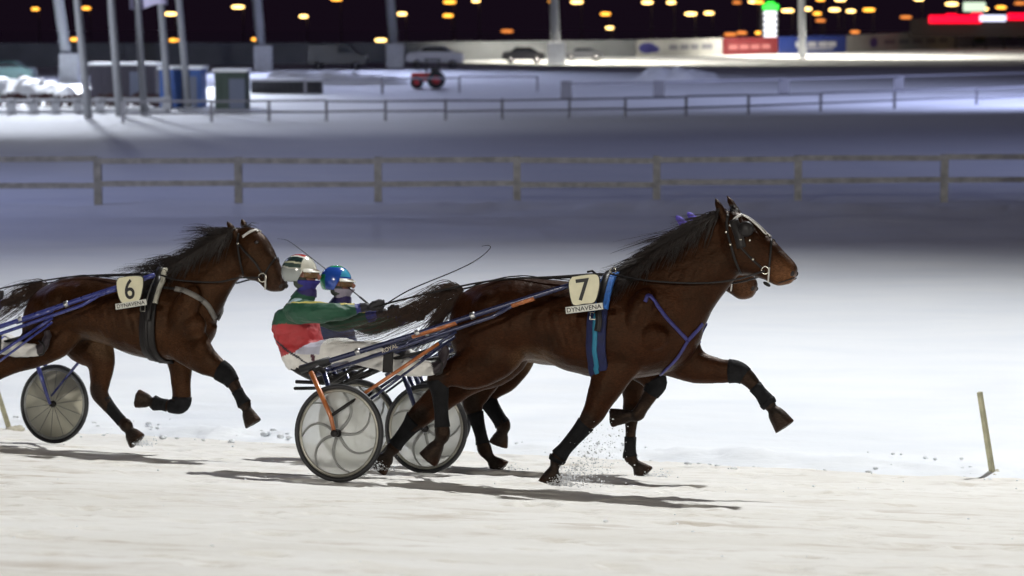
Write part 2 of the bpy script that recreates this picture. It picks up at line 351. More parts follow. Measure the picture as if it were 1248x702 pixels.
def plane_rings(fr, rows, n=28, egg=.10, k=4, pw=2.2):
    C = []
    for tx, ty, bx, by, hw in rows:
        a = fr.T(tx, ty, 0); b = fr.T(bx, by, 0); C.append((a[0], a[2], b[0], b[2], hw))
    C = crom(C, k); ph = np.linspace(0, 2 * np.pi, n, endpoint=False); rings = []
    for a0, a2, b0, b2, hw in C:
        hw = max(hw, .01); c = np.cos(ph); s_ = np.sin(ph)
        cc = np.sign(c) * np.abs(c) ** (2 / pw); ss = np.sign(s_) * np.abs(s_) ** (2 / pw)
        m = np.array(((a0 + b0) / 2, (a2 + b2) / 2)); h = np.array(((a0 - b0) / 2, (a2 - b2) / 2))
        w_ = hw * ss * (1 - egg * cc)
        rings.append(np.stack((m[0] + h[0] * cc, w_, m[1] + h[1] * cc), 1))
    return rings
def leg_path(fr, o, rows, k=5):
    C = []
    for i, (px, py, wpx, lw) in enumerate(rows):
        oo = o * (1.0 if i > 2 else (.72, .92, .98)[i]); p = fr.T(px, py, oo)
        if i == len(rows) - 1: wpx *= 1.18; lw *= 1.1
        if i == len(rows) - 3: wpx *= .88; lw *= .9
        C.append((*p, wpx / 2 * fr.scale(px, py, oo), lw))
    return crom(C, k)
def leg_rings(Pth, grow=0.0, n=18):
    P = Pth[:, :3]; T = np.gradient(P, axis=0); T /= np.linalg.norm(T, axis=1, keepdims=True); rings = []
    ph = np.linspace(0, 2 * np.pi, n, endpoint=False)
    for p, t, r, l in zip(P, T, Pth[:, 3], Pth[:, 4]):
        v = np.array((0, 1.0, 0)); v -= t * np.dot(v, t); v /= np.linalg.norm(v); u = np.cross(v, t)
        rings.append(p + np.outer(np.cos(ph), u) * (r + grow) + np.outer(np.sin(ph), v) * (l + grow))
    return rings
def strands(P, W, name, mat, parent, loc, n=3):
    """hair: list of polylines, tapered three-sided strands joined in one mesh"""
    mb = MB()
    for p, w_ in zip(P, W):
        m = len(p); r = w_ * (1 - .85 * np.linspace(0, 1, m) ** 1.5); mb.tube(p, r, n, True)
    return mb.build(name, mat, parent, True, loc)

M_COAT = pm('horse coat', (1, 1, 1), .40, attr=True, var=.5, nscale=5, bump=.0, spec=.22)
M_COAT.node_tree.nodes['Principled BSDF'].inputs['Specular Tint'].default_value = (.95, .62, .42, 1)
def _coat():
    # short hair: fine streaks lying along the body, glossy on the crests
    n = M_COAT.node_tree; b = n.nodes['Principled BSDF']; tc = nd(n, 'ShaderNodeTexCoord'); mp = nd(n, 'ShaderNodeMapping'); mp.inputs['Scale'].default_value = (28, 110, 90); mp.inputs['Rotation'].default_value = (0, .5, 0)
    x = nd(n, 'ShaderNodeTexNoise'); x.inputs['Scale'].default_value = 1.0; x.inputs['Detail'].default_value = 5; x.inputs['Roughness'].default_value = .7
    n.links.new(tc.outputs['Object'], mp.inputs[0]); n.links.new(mp.outputs[0], x.inputs[0])
    y = nd(n, 'ShaderNodeTexNoise'); y.inputs['Scale'].default_value = 9; y.inputs['Detail'].default_value = 3; n.links.new(tc.outputs['Object'], y.inputs[0])
    b1 = nd(n, 'ShaderNodeBump'); b1.inputs['Strength'].default_value = .55; b1.inputs['Distance'].default_value = .006; b2 = nd(n, 'ShaderNodeBump'); b2.inputs['Strength'].default_value = .5; b2.inputs['Distance'].default_value = .03
    n.links.new(y.outputs[0], b2.inputs['Height']); n.links.new(b2.outputs[0], b1.inputs['Normal']); n.links.new(x.outputs[0], b1.inputs['Height']); n.links.new(b1.outputs[0], b.inputs['Normal'])
    mp2 = nd(n, 'ShaderNodeMapping'); mp2.inputs['Scale'].default_value = (45, 160, 120); mp2.inputs['Rotation'].default_value = (0, .7, 0); z = nd(n, 'ShaderNodeTexNoise'); z.inputs['Scale'].default_value = 1.0; z.inputs['Detail'].default_value = 6; z.inputs['Roughness'].default_value = .75
    n.links.new(tc.outputs['Object'], mp2.inputs[0]); n.links.new(mp2.outputs[0], z.inputs[0]); mr = nd(n, 'ShaderNodeMapRange'); mr.inputs[1].default_value = .32; mr.inputs[2].default_value = .68; mr.inputs[3].default_value = .25; mr.inputs[4].default_value = 1.95; n.links.new(z.outputs[0], mr.inputs[0])
    old = b.inputs['Base Color'].links[0].from_socket; mu = nd(n, 'ShaderNodeVectorMath', operation='MULTIPLY'); n.links.new(old, mu.inputs[0]); n.links.new(mr.outputs[0], mu.inputs[1]); n.links.new(mu.outputs[0], b.inputs['Base Color'])
_coat()
M_MANE = pm('dark mane hair', (.016, .010, .008), .45, var=.5, nscale=30, bump=0)
M_TAIL = pm('brown tail hair', (.045, .024, .015), .45, var=.6, nscale=25, bump=0)
M_EYE = pm('horse eye', (.01, .006, .005), .08, bump=0); M_NOST = pm('nostril', (.012, .008, .008), .6)
M_BOOT = pm('black leg boot', (.009, .009, .010), .7, var=.5, bump=.5, spec=.15)

def horse(fr, key, tor, nec, hea, leg, coat, ears, mane, tail, label, boots, muzzle=(.10, .055, .03)):
    base = fr.T((tor[5][0]), (tor[5][1]), 0); base = np.array((base[0], 0, 0))
    root = fr.root('racing_horse', base); off = sub(root, fr); tag(root, label, 'horse', 'trotters in the race')
    V = []; Fc = []
    def put(v, f):
        b = len(V); V.extend(map(tuple, v)); Fc.extend([tuple(i + b for i in g) for g in f])
    put(*loft(plane_rings(fr, tor))); put(*loft(plane_rings(fr, nec, egg=.22))); put(*loft(plane_rings(fr, hea, egg=.05, pw=2.4)))
    paths = {}
    for k_, (o, rows) in leg.items():
        paths[k_] = leg_path(fr, o, rows); put(*loft(leg_rings(paths[k_])))
    # muscle masses: shoulder, upper arm, haunch, jaw
    sc = fr.scale(tor[6][0], tor[6][1])
    def blob(px, py, o, rx, ry, rz, ang=0):
        c = fr.T(px, py, o); R = Matrix.Rotation(ang, 3, 'Y'); put(*ellipsoid(c, (rx, ry, rz), R=R))
    def q(r, t): return (r[0] + (r[2] - r[0]) * t, r[1] + (r[3] - r[1]) * t)
    for sgn in (-1, 1):
        a = q(tor[8], .45); blob(a[0] + 12 * sc / .0058, a[1], .17 * sgn, .12, .075, .27, math.radians(24))
        a = q(tor[9], .62); blob(a[0], a[1], .17 * sgn, .13, .07, .11)
        a = q(tor[3], .42); blob(a[0], a[1], .14 * sgn, .20, .12, .21, math.radians(-18))
        a = q(tor[6], .5); blob(a[0], a[1], .15 * sgn, .30, .125, .20)
        a = q(hea[2], .66); blob(a[0] - 1, a[1], .055 * sgn, .085, .045, .085)
        a = q(hea[2], .30); blob(a[0] + 4, a[1], .06 * sgn, .05, .035, .035, math.radians(35))
        a = q(hea[7], .42); blob(a[0] - 1, a[1], .04 * sgn, .04, .03, .035)
    for (b, t, o) in ears:
        p0 = fr.T(*b, o); p1 = fr.T(*t, o * 1.15); mid = p0 * .55 + p1 * .45
        put(*tube(crom([p0 - (p1 - p0) * .3, p0, mid, p0 * .2 + p1 * .8, p1], 4), crom([[.022], [.027], [.029], [.017], [.005]], 4)[:, 0], 10))
    me = remesh(V, Fc, .0125, 5, .5)
    co = verts_np(me)
    # light hollows between the muscles and along the ribs
    nz = np.array([mnoise.noise((p[0] * 5, p[1] * 5, p[2] * 5)) for p in co]); nrm = np.empty(len(co) * 3); me.vertices.foreach_get('normal', nrm); nrm = nrm.reshape(-1, 3)
    b0, b1 = fr.T(tor[5][0], 400, 0)[0], fr.T(tor[8][0], 400, 0)[0]; zr0, zr1 = fr.T(*q(tor[6], .2), 0)[2], fr.T(*q(tor[6], .85), 0)[2]
    rib = np.clip((co[:, 0] - b0) / .12, 0, 1) * np.clip((b1 - co[:, 0]) / .1, 0, 1) * np.clip((zr0 - co[:, 2]) / .1, 0, 1) * np.clip((co[:, 2] - zr1) / .1, 0, 1)
    nz2 = np.array([mnoise.noise((p[0] * 11 + 3, p[1] * 11, p[2] * 9)) for p in co])
    co2 = co + nrm * (nz * .008 + nz2 * .0035 + rib * .0017 * np.sin((co[:, 0] + co[:, 2] * .35) * 95))[:, None]; me.vertices.foreach_set('co', co2.ravel()); me.update()
    C = np.tile(np.array(coat), (len(co), 1)); black = np.array((.012, .009, .008))
    def blend(mask, c): 
        nonlocal C
        C = C * (1 - mask[:, None]) + np.array(c) * mask[:, None]
    # bay pattern: black lower legs, pale tan muzzle and flank
    for k_, p in paths.items():
        n = len(p)
        for (i0, i1, colr) in ((int(n * .36), int(n * .88), black), (int(n * .86), n, (.017, .015, .014))):
            seg = p[i0:i1, :3]; d = np.min(np.linalg.norm(co[:, None, :] - seg[None, ::2, :], axis=2), 1)
            blend(np.clip((.085 - d) / .03, 0, 1) * (.9), colr)
    mz = fr.T(*q(hea[7], .5)); d = np.linalg.norm(co - mz, axis=1); blend(np.clip((.17 - d) / .12, 0, 1) * .75, muzzle)
    mz = fr.T(hea[8][0], hea[8][1]); d = np.linalg.norm(co - mz, axis=1); blend(np.clip((.075 - d) / .05, 0, 1) * .8, (.02, .014, .013))
    fl = fr.T(tor[5][2], tor[5][3]); d = np.linalg.norm((co - fl) * (1, .6, 1.6), axis=1); blend(np.clip((.26 - d) / .2, 0, 1) * .6, (.14, .085, .045))
    blend(np.clip(nz, 0, 1) * .3, np.array(coat) * .5); blend(np.clip(-nz, 0, 1) * .3, np.array(coat) * 1.6)
    zt_, zb_ = fr.T(*q(tor[6], 0), 0)[2], fr.T(*q(tor[6], 1), 0)[2]; blend(np.clip((co[:, 2] - (zt_ * .45 + zb_ * .55)) / (zt_ - zb_), 0, 1) * .55, np.array(coat) * .38)   # shade of the upper body painted into the coat along back and neck
    set_col(me, C); me.materials.append(M_COAT)
    body = link_mesh('body', me, root, off)
    tv, tf = loft(plane_rings(fr, tor)); bvt = BVHTree.FromPolygons([Vector(p) for p in tv], [tuple(f) for f in tf])
    bvh = BVHTree.FromPolygons([Vector(p) for p in co2], [tuple(p.vertices) for p in me.polygons])
    for sgn in (-1, 1):
        e = q(hea[2], .30); p = surf(fr, bvh, e[0] + 5, e[1] - 1, sgn)[0]; mesh_obj('eye', *ellipsoid(p, (.021, .013, .017)), M_EYE, root, loc=off)
        e = q(hea[8], .30); p = surf(fr, bvh, e[0] - 4, e[1] + 1, sgn)[0]; mesh_obj('nostril', *ellipsoid(p, (.016, .008, .021), R=Matrix.Rotation(.5, 3, 'Y')), M_NOST, root, loc=off)
    # mane: strands thrown back by the wind along the crest
    P = []; W = []
    cr = crom([fr.T(*c, 0) for c in mane['crest']], 12)
    locks = [(random.random(), random.gauss(mane['lift'], .22), random.gauss(-.2, .35), random.uniform(.4, 1.3) * mane.get('droop', 1), random.uniform(.16, mane['len'])) for _ in range(mane.get('locks', 34))]
    for i in range(int(mane['n'] * 1.6)):
        lk = random.choice(locks)
        r0 = cr[min(len(cr) - 1, max(0, int((lk[0] + random.gauss(0, .012)) * len(cr))))] + np.array((random.gauss(0, .012), random.gauss(0, .016), random.gauss(-.012, .01)))
        Ln = lk[4] * random.uniform(.6, 1.1); lift = lk[1] + random.gauss(0, .05); sd = lk[2] + random.gauss(0, .08); dr = lk[3] * random.uniform(.85, 1.15)
        pts = [r0]; d = np.array((-1.0, sd * .5, lift + .35)); d /= np.linalg.norm(d); step = Ln / 7
        for j in range(7):
            d = d + np.array((-.12, sd * .18, -.17 * dr + random.gauss(0, .035))); d /= np.linalg.norm(d); pts.append(pts[-1] + d * step)
        P.append(np.array(pts)); W.append(random.uniform(.0012, .0032))
    # the lying part of the mane, flat on the near side of the neck
    for i in range(mane['flat']):
        t = random.random() ** .8; k0 = int(t * (len(cr) - 1)); c = cr[k0]
        tgt = c + np.array((random.uniform(-.26, -.05), 0, -random.uniform(.10, .30))); pts = []
        for j in range(8):
            s_ = j / 7; x = c * (1 - s_) + tgt * s_ + np.array((0, 0, .03 * math.sin(math.pi * s_)))
            h = bvh.ray_cast(Vector((x[0], -1.0, x[2])), Vector((0, 1, 0)))[0]
            y = (h.y - .008 - .012 * random.random()) if h and h.y < .15 else -.02
            pts.append((x[0] + random.gauss(0, .004), y if j else -.005, x[2]))
        P.append(np.array(pts)); W.append(random.uniform(.003, .006))
    strands(P, W, 'mane', M_MANE, root, off)
    # forelock
    P = []; W = []; pl = fr.T(hea[1][0] + 4, hea[1][1] + 1, 0)
    for i in range(60):
        d = np.array((random.uniform(-.02, .10), random.gauss(0, .05), random.uniform(-.10, .05))) * mane.get('fore', 1)
        P.append(np.array([pl, pl + d * .5 + (0, 0, .02), pl + d + (0, 0, -.02)])); W.append(.0025)
    strands(P, W, 'forelock', M_MANE, root, off)
    # tail
    P = []; W = []
    ctl = [(fr.T(px, py, o), sp) for px, py, o, sp in tail]
    for i in range(330):
        g = np.array((random.gauss(0, .6), random.gauss(0, .7), random.gauss(0, .62))); end = random.uniform(.45, 1.0); pts = [c + g * np.array((.4, .9, 1.0)) * sp + np.array((0, 0, random.gauss(0, .06) * sp)) for c, sp in ctl]
        pts = crom(pts, 5); pts = pts[:max(6, int(len(pts) * end))]; wob = random.uniform(0, 6)
        pts = pts + np.stack((np.zeros(len(pts)), .008 * np.sin(np.arange(len(pts)) * .6 + wob), .010 * np.sin(np.arange(len(pts)) * .5 + wob * 2)), 1)
        P.append(pts); W.append(random.uniform(.0011, .0032))
    strands(P, W, 'tail', M_TAIL, root, off)
    for k_, i0, i1, g in boots:
        p = paths[k_]; n = len(p); seg = p[int(n * i0):int(n * i1)]
        R = leg_rings(seg, g * .6); mesh_obj('leg_boot', *loft(R), M_BOOT, root, loc=off)
    return dict(root=root, off=off, bvh=bvh, bvt=bvt, fr=fr, body=body)
def surf(fr, bvh, px, py, sgn=-1, lift=0.0):
    """point on the horse's skin where the pixel's line of sight meets it (sgn=-1 near side, 1 mirrored to the far side)"""
    o = (CAMP - fr.O) @ fr.R; d = ray(px, py) @ fr.R
    h, n, i, t = bvh.ray_cast(Vector(o), Vector(d).normalized())
    if h is None: h, n, i, t = bvh.find_nearest(Vector(fr.T(px, py, -.04)))
    h = np.array(h); n = np.array(n)
    if sgn > 0:
        hh, nn, i, t = bvh.ray_cast(Vector((h[0], 1.5, h[2])), Vector((0, -1, 0)))
        if hh is not None: h = np.array(hh); n = np.array(nn)
        else: h = h * (1, -1, 1); n = n * (1, -1, 1)
    return h + n * lift, n
def strap(H, pix, width, thick, name, mat, sgn=-1, lift=.004, k=6):
    """leather strap laid on the skin along pixels"""
    fr, bvh = H['fr'], H['bvh']; C = crom([(a, b) for a, b in pix], k)
    pts = [surf(fr, bvh, a, b, sgn, lift) for a, b in C]; P = np.array([p for p, n in pts]); Nn = np.array([n for p, n in pts])
    if sgn > 0 and len(P) > 2: pass
    return band(P, Nn, width, thick, name, mat, H['root'], H['off'])
def band(P, Nn, width, thick, name, mat, parent, loc):
    P = np.array(P); T = np.gradient(P, axis=0); rings = []
    for p, t, n in zip(P, T, Nn):
        t = t / max(np.linalg.norm(t), 1e-9); s_ = np.cross(n, t); s_ /= max(np.linalg.norm(s_), 1e-9); a, b = s_ * width / 2, n * thick
        rings.append(np.array((p - a, p - a * .9 + b, p + a * .9 + b, p + a)))
    return mesh_obj(name, *loft(rings), mat, parent, True, loc)
def girth(H, s0, zc, width, name, mat, a0=0, a1=360, lift=.006, thick=.008, lean=0.0):
    """band round the barrel at s0"""
    fr, bvh = H['fr'], H['bvh']; P = []; Nn = []
    for a in np.linspace(a0, a1, 60):
        d = np.array((lean * math.cos(math.radians(a)), math.sin(math.radians(a)), math.cos(math.radians(a)))); c = np.array((s0, 0, zc))
        h, n, i, t = bvh.ray_cast(Vector(c + d * 1.2), Vector(-d)); h2, n2, i2, t2 = H['bvt'].ray_cast(Vector(c + d * 1.2), Vector(-d))
        if h is None or h2 is None: continue
        if t < t2 - .06: h, n = h2 - (h2 - h).normalized() * .0 + Vector(d) * .02, Vector(d)
        P.append(np.array(h) + np.array(n) * lift); Nn.append(np.array((0, d[1], d[2])))
    return band(P, Nn, width, thick, name, mat, H['root'], H['off'])
# ---------------------------------------------------------------- text
def text_mesh(s, h):
    cu = bpy.data.curves.new('t', 'FONT'); cu.body = s; cu.align_x = 'CENTER'; cu.align_y = 'CENTER'; cu.extrude = .004; cu.offset = .012; cu.resolution_u = 4
    o = bpy.data.objects.new('t', cu); COL.objects.link(o); dg = bpy.context.evaluated_depsgraph_get(); dg.update()
    me = bpy.data.meshes.new_from_object(o.evaluated_get(dg)); bpy.data.objects.remove(o)
    V = verts_np(me); c = (V.max(0) + V.min(0)) / 2; V = (V - c) * (h / (V[:, 1].max() - V[:, 1].min())); V[:, 2] *= .3
    return V, [tuple(p.vertices) for p in me.polygons]
def text_on(s, h, c, ex, ey, name, mat, parent, loc, wide=1.0, lift=.002):
    V, Fc = text_mesh(s, h); ex = np.array(ex) / np.linalg.norm(ex); ey = np.array(ey); ey = ey - ex * np.dot(ex, ey); ey /= np.linalg.norm(ey); en = np.cross(ex, ey)
    W = np.array(c) + np.outer(V[:, 0] * wide, ex) + np.outer(V[:, 1], ey) + np.outer(V[:, 2] + lift, en)
    return mesh_obj(name, W, Fc, mat, parent, False, loc)
M_PLATE = pm('cream plate', (.72, .68, .48), .45, var=.06); M_INK = pm('black ink', (.012, .012, .012), .5, bump=0)
M_STRIP = pm('white strip', (.66, .66, .60), .5, var=.06)
def number_plate(fr, o, pts, digit, dc, dh, strip, label, wide=1.0):
    base = fr.T(dc[0], dc[1] + 30, o); root = fr.root('number_plate', base); off = sub(root, fr); tag(root, label, 'number plate', 'start number plates on the saddles')
    C = np.array([fr.T(x, y, o) for x, y in pts]); cen = C.mean(0); R = crom(np.vstack((C, C[:1])), 4)[:-1]
    def plate(R_, t0, t1, name, mat):
        n = len(R_); V = [r + (0, -t0, 0) for r in R_] + [r + (0, -t1, 0) for r in R_]
        return mesh_obj(name, V, [tuple(range(n)), tuple(range(2 * n - 1, n - 1, -1))] + [(i, i + n, (i + 1) % n + n, (i + 1) % n) for i in range(n)], mat, root, False, off)
    plate(R, -.004, .004, 'plate_backing', M_INK); plate(cen + (R - cen) * .95, .004, .008, 'plate_face', M_PLATE)
    a, b = fr.T(*strip[0], o), fr.T(*strip[1], o); ex = b - a; L = np.linalg.norm(ex); ex /= L; ey = np.array((0, 0, 1.0)); ey -= ex * ey.dot(ex); ey /= np.linalg.norm(ey)
    hh = strip[2] * fr.scale(*strip[0], o); c = (a + b) / 2
    V, Fc = prism([(-L / 2, -hh / 2), (L / 2, -hh / 2), (L / 2, hh / 2), (-L / 2, hh / 2)], .006, c + (0, -.003, 0), ex, ey, (0, -1, 0))
    mesh_obj('name_strip', V, Fc, M_STRIP, root, False, off)
    V, Fc = prism([(-L / 2 - .003, -hh / 2 - .003), (L / 2 + .003, -hh / 2 - .003), (L / 2 + .003, hh / 2 + .003), (-L / 2 - .003, hh / 2 + .003)], .004, c + (0, -.000, 0), ex, ey, (0, -1, 0))
    mesh_obj('strip_frame', V, Fc, M_INK, root, False, off)
    text_on(digit, dh * fr.scale(*dc, o), fr.T(*dc, o) + (0, -.008, 0), ex, ey, 'number', M_INK, root, off, wide)
    text_on('DYNAVENA', hh * .68, c + (0, -.009, 0), ex, ey, 'lettering', M_INK, root, off, 1.12)
    mesh_obj('hook', *tube([cen + (.02, .0, .12), cen + (.03, .06, .13), cen + (.04, .16, .10)], .008, 6), M_DARK, root, loc=off)
    return root

# ---------------------------------------------------------------- sulky
M_DISC, _n, _b = new_mat('wheel cover'); _b.inputs['Base Color'].default_value = (.56, .58, .54, 1); _b.inputs['Roughness'].default_value = .35; _b.inputs['Alpha'].default_value = .50
_x = nd(_n, 'ShaderNodeTexNoise'); _x.inputs['Scale'].default_value = 5; _r = nd(_n, 'ShaderNodeMix', data_type='RGBA'); _r.inputs[6].default_value = (.66, .68, .64, 1); _r.inputs[7].default_value = (.78, .79, .76, 1)
_t = nd(_n, 'ShaderNodeTexCoord'); _n.links.new(_t.outputs['Object'], _x.inputs[0]); _n.links.new(_x.outputs[0], _r.inputs[0]); _n.links.new(_r.outputs[2], _b.inputs['Base Color'])
M_DISC3 = pm('beige wheel cover', (.52, .50, .40), .5, var=.12, nscale=6)
M_SPOKE = pm('grey spoke', (.24, .245, .235), .5); M_RIM = pm('rim alloy', (.30, .29, .25), .35, .7); M_BLUE = pm('blue paint', (.035, .045, .22), .3, .1, coat=.6)
def wheel(parent, off, side, style):
    c = np.array((0, side * HALF, RW)) + np.array(off)
    n = 56; a = np.linspace(0, 2 * np.pi, n, endpoint=False)
    def torus(R, r, rx=1.0, m=12):
        V = []; Fc = []
        for i in range(n):
            for j in range(m):
                b = 2 * math.pi * j / m; q = R + r * math.cos(b); V.append((q * math.cos(a[i]), r * rx * math.sin(b), q * math.sin(a[i])))
                Fc.append((i * m + j, ((i + 1) % n) * m + j, ((i + 1) % n) * m + (j + 1) % m, i * m + (j + 1) % m))
        return V, Fc
    wh = mesh_obj('wheel', *torus(RW - .018, .018, 1.15), M_BLACK, parent, True, tuple(c)); wh.rotation_euler = (0, random.uniform(0, 6), 0)
    mesh_obj('rim', *torus(RW - .046, .014, .8), M_RIM if style < 3 else M_SPOKE, wh)
    if style < 3:
        V, Fc = lathe([(.001, -.016), (RW - .055, -.006), (RW - .055, .006), (.001, .016)], 48, 'y'); mesh_obj('wheel_cover', V, Fc, M_DISC, wh)
        for k in range(7):
            for sd in (-1,):
                P = []; 
                for t in np.linspace(0, 1, 12):
                    r = .035 + (RW - .095) * t; an = 2 * math.pi * k / 7 + .85 * t * t - .25 * t; P.append((r * math.cos(an), sd * (.020 - .012 * t), r * math.sin(an)))
                mesh_obj('spoke', *tube(P, np.linspace(.013, .007, 12), 6), M_SPOKE, wh)
    else:
        V, Fc = lathe([(.001, -.016), (RW - .055, -.006), (RW - .055, .006), (.001, .016)], 48, 'y'); mesh_obj('wheel_cover', V, Fc, M_DISC3, wh)
        for k in range(14):
            an = 2 * math.pi * k / 14; P = [(r * math.cos(an), -(.0185 - .010 * r / RW), r * math.sin(an)) for r in np.linspace(.03, RW - .06, 5)]; mesh_obj('spoke', *tube(P, .0022, 5), M_SPOKE, wh)
    V, Fc = lathe([(.001, -.055), (.022, -.055), (.03, -.03), (.03, .03), (.022, .055), (.001, .055)], 16, 'y'); mesh_obj('hub', V, Fc, M_DARK, wh)
    return wh
def sulky(fr, style, label):
    t = lambda x, y, o: FR1.T(x, y, o)
    root = fr.root('racing_sulky', (0, 0, 0)); off = (0, 0, 0); tag(root, label, 'sulky', 'two-wheeled racing sulkies')
    main = (M_NAVY, M_NAVY, M_BLUE)[style - 1]; acc = (M_ORANGE, M_NAVY, M_BLUE)[style - 1]
    for sd in (-1, 1): wheel(root, off, sd, style)
    top = t(379, 453, -.84); joint = t(403, 507, -.845); mir = np.array((1, -1, 1))
    sh0, sh1 = t(371, 449, -.60), t(706, 344, -.355); lo0, lo1 = t(386, 457, -.60), t(600, 386, -.43)
    br1 = t(556, 404, -.47)
    for sd in (-1, 1):
        f = np.array((1, -sd, 1.0))
        hubo = np.array((0, -HALF - .07, RW)); hubi = np.array((0, -HALF + .07, RW)); topi = top + (.03, .15, .0)
        fork = mesh_obj('fork', *tube([hubo * f, joint * f, top * f], [.014, .017, .020], 10), acc if sd < 0 else main, root)
        mesh_obj('fork_blade', *tube([hubi * f, (hubi * .5 + topi * .5) * f, topi * f], [.014, .019, .022], 10), main, fork)
        mesh_obj('fork_crown', *tube([(top + (0, 0, -.005)) * f, (top * .5 + topi * .5 + (0, 0, .03)) * f, topi * f], .023, 8), M_DARK, fork)
        mesh_obj('axle_nut', *tube([(hubo + (0, -.015, 0)) * f, (hubo + (0, .02, 0)) * f], .026, 8), M_DARK, fork)
        # stay from the fork up to the shaft: dark ends, painted middle
        a, b = joint, br1; st = mesh_obj('stay', *tube([(a + (b - a) * q) * f for q in (0, .22)], .013, 8), M_DARK, root)
        mesh_obj('stay_tube', *tube([(a + (b - a) * q) * f for q in (.2, .86)], .0135, 10), acc, st)
        mesh_obj('stay_end', *tube([(a + (b - a) * q) * f for q in (.84, 1.0)], .013, 8), main, st)
        a2 = a + (.02, .10, -.05); b2 = b + (-.02, .03, -.035); mesh_obj('stay_tube', *tube([(a2 + (b2 - a2) * q) * f for q in (0, 1)], .010, 8), main, st)
        # shafts
        P = crom([sh0 * f, (sh0 * .66 + sh1 * .34 + (0, 0, -.005)) * f, (sh0 * .33 + sh1 * .67) * f, sh1 * f], 5)
        shaft = mesh_obj('shaft', *tube(P, .0195, 10), main, root)
        mesh_obj('shaft_grip', *tube([(sh0 + (sh1 - sh0) * q) * f for q in (-.015, .095)], .032, 8), M_BLACK, shaft)
        for q0, q1 in ((.40, .56), (.76, .84)):
            mesh_obj('painted_sleeve', *tube([(sh0 + (sh1 - sh0) * q + (0, 0, -.012)) * f for q in (q0, q1)], .0205, 10), acc if style == 1 else main, shaft)
        mesh_obj('lower_rail', *tube([lo0 * f, (lo0 * .5 + lo1 * .5) * f, lo1 * f, (sh0 + (sh1 - sh0) * .80) * f], .015, 8), main, root)
        for q in (.2, .42, .62):
            mesh_obj('clamp', *tube([(sh0 + (sh1 - sh0) * (q - .008)) * f, (sh0 + (sh1 - sh0) * (q + .008)) * f], .026, 8), M_STEEL, shaft)
        # footrest hung from the shaft
        fp = t(473, 440, -.50); ft = t(473, 420, -.52)
        mesh_obj('footrest_hanger', *MB().box(fp * f, (.07, .03, .17)).V and (MB().box(fp * f, (.07, .03, .17)).V, MB().box(fp * f, (.07, .03, .17)).F), M_DARK, root, False)
        fs = t(533, 448, -.33); mesh_obj('stirrup', *tube(crom([(fs + (-.02, 0, .07)) * f, (fs + (.03, 0, .04)) * f, (fs + (.035, 0, -.03)) * f, (fs + (-.01, 0, -.05)) * f], 5), .009, 8), M_DARK, root)
    # arched cross bar and seat
    c0 = top + (.03, .15, 0); P = crom([c0, c0 * (1, .6, 1) + (-.02, 0, .05), c0 * (1, 0, 1) + (-.04, 0, .06), c0 * (1, -.6, 1) + (-.02, 0, .05), c0 * mir], 6)
    mesh_obj('cross_bar', *tube(P, .024, 10), main, root)
    s1 = t(352, 446, -.16); s2 = t(402, 462, -.16); sc = (s1 + s2) / 2 * (1, 0, 1)
    Lx = (s2[0] - s1[0]); rows = []
    for q in np.linspace(0, 1, 9):
        x = s1[0] + Lx * q; z = s1[2] - .02 - .075 * math.sin(min(q * 1.4, 1) * 1.57) + (.02 if q > .9 else 0); wd = .17 * (.75 + .25 * math.sin(q * math.pi))
        rows.append(np.array([(x, y, z + dz + .05 * (abs(y) / .17) ** 2) for y, dz in ((-wd, 0), (-wd * .5, -.0), (0, 0), (wd * .5, 0), (wd, 0), (wd, -.035), (wd * .5, -.035), (0, -.035), (-wd * .5, -.035), (-wd, -.035))]))
    mesh_obj('seat', *loft(rows), M_DARK, root)
    for sd in (-1, 1):
        mesh_obj('seat_rail', *tube([sc + (-.13, .12 * sd, -.075), sc + (.15, .12 * sd, -.075), np.array((c0[0], .2 * sd, c0[2] + .03)), np.array((lo1[0] * .5, .42 * sd, (lo0[2] + lo1[2]) / 2 - .03))], .014, 8), M_DARK, root)
    mesh_obj('mud_flap_bar', *tube([sc + (-.11, -.17, -.125), sc + (-.11, .17, -.125)], .013, 8), M_DARK, root)
    if style == 1:
        a, b = t(462, 428, -.535), t(491, 417, -.515); ex = b - a
        text_on('ROYAL', .030, (a + b) / 2 + (0, -.018, -.012), ex, (0, 0, 1), 'lettering', pm('pale lettering', (.55, .5, .42), .5, bump=0), root, off)
    return root

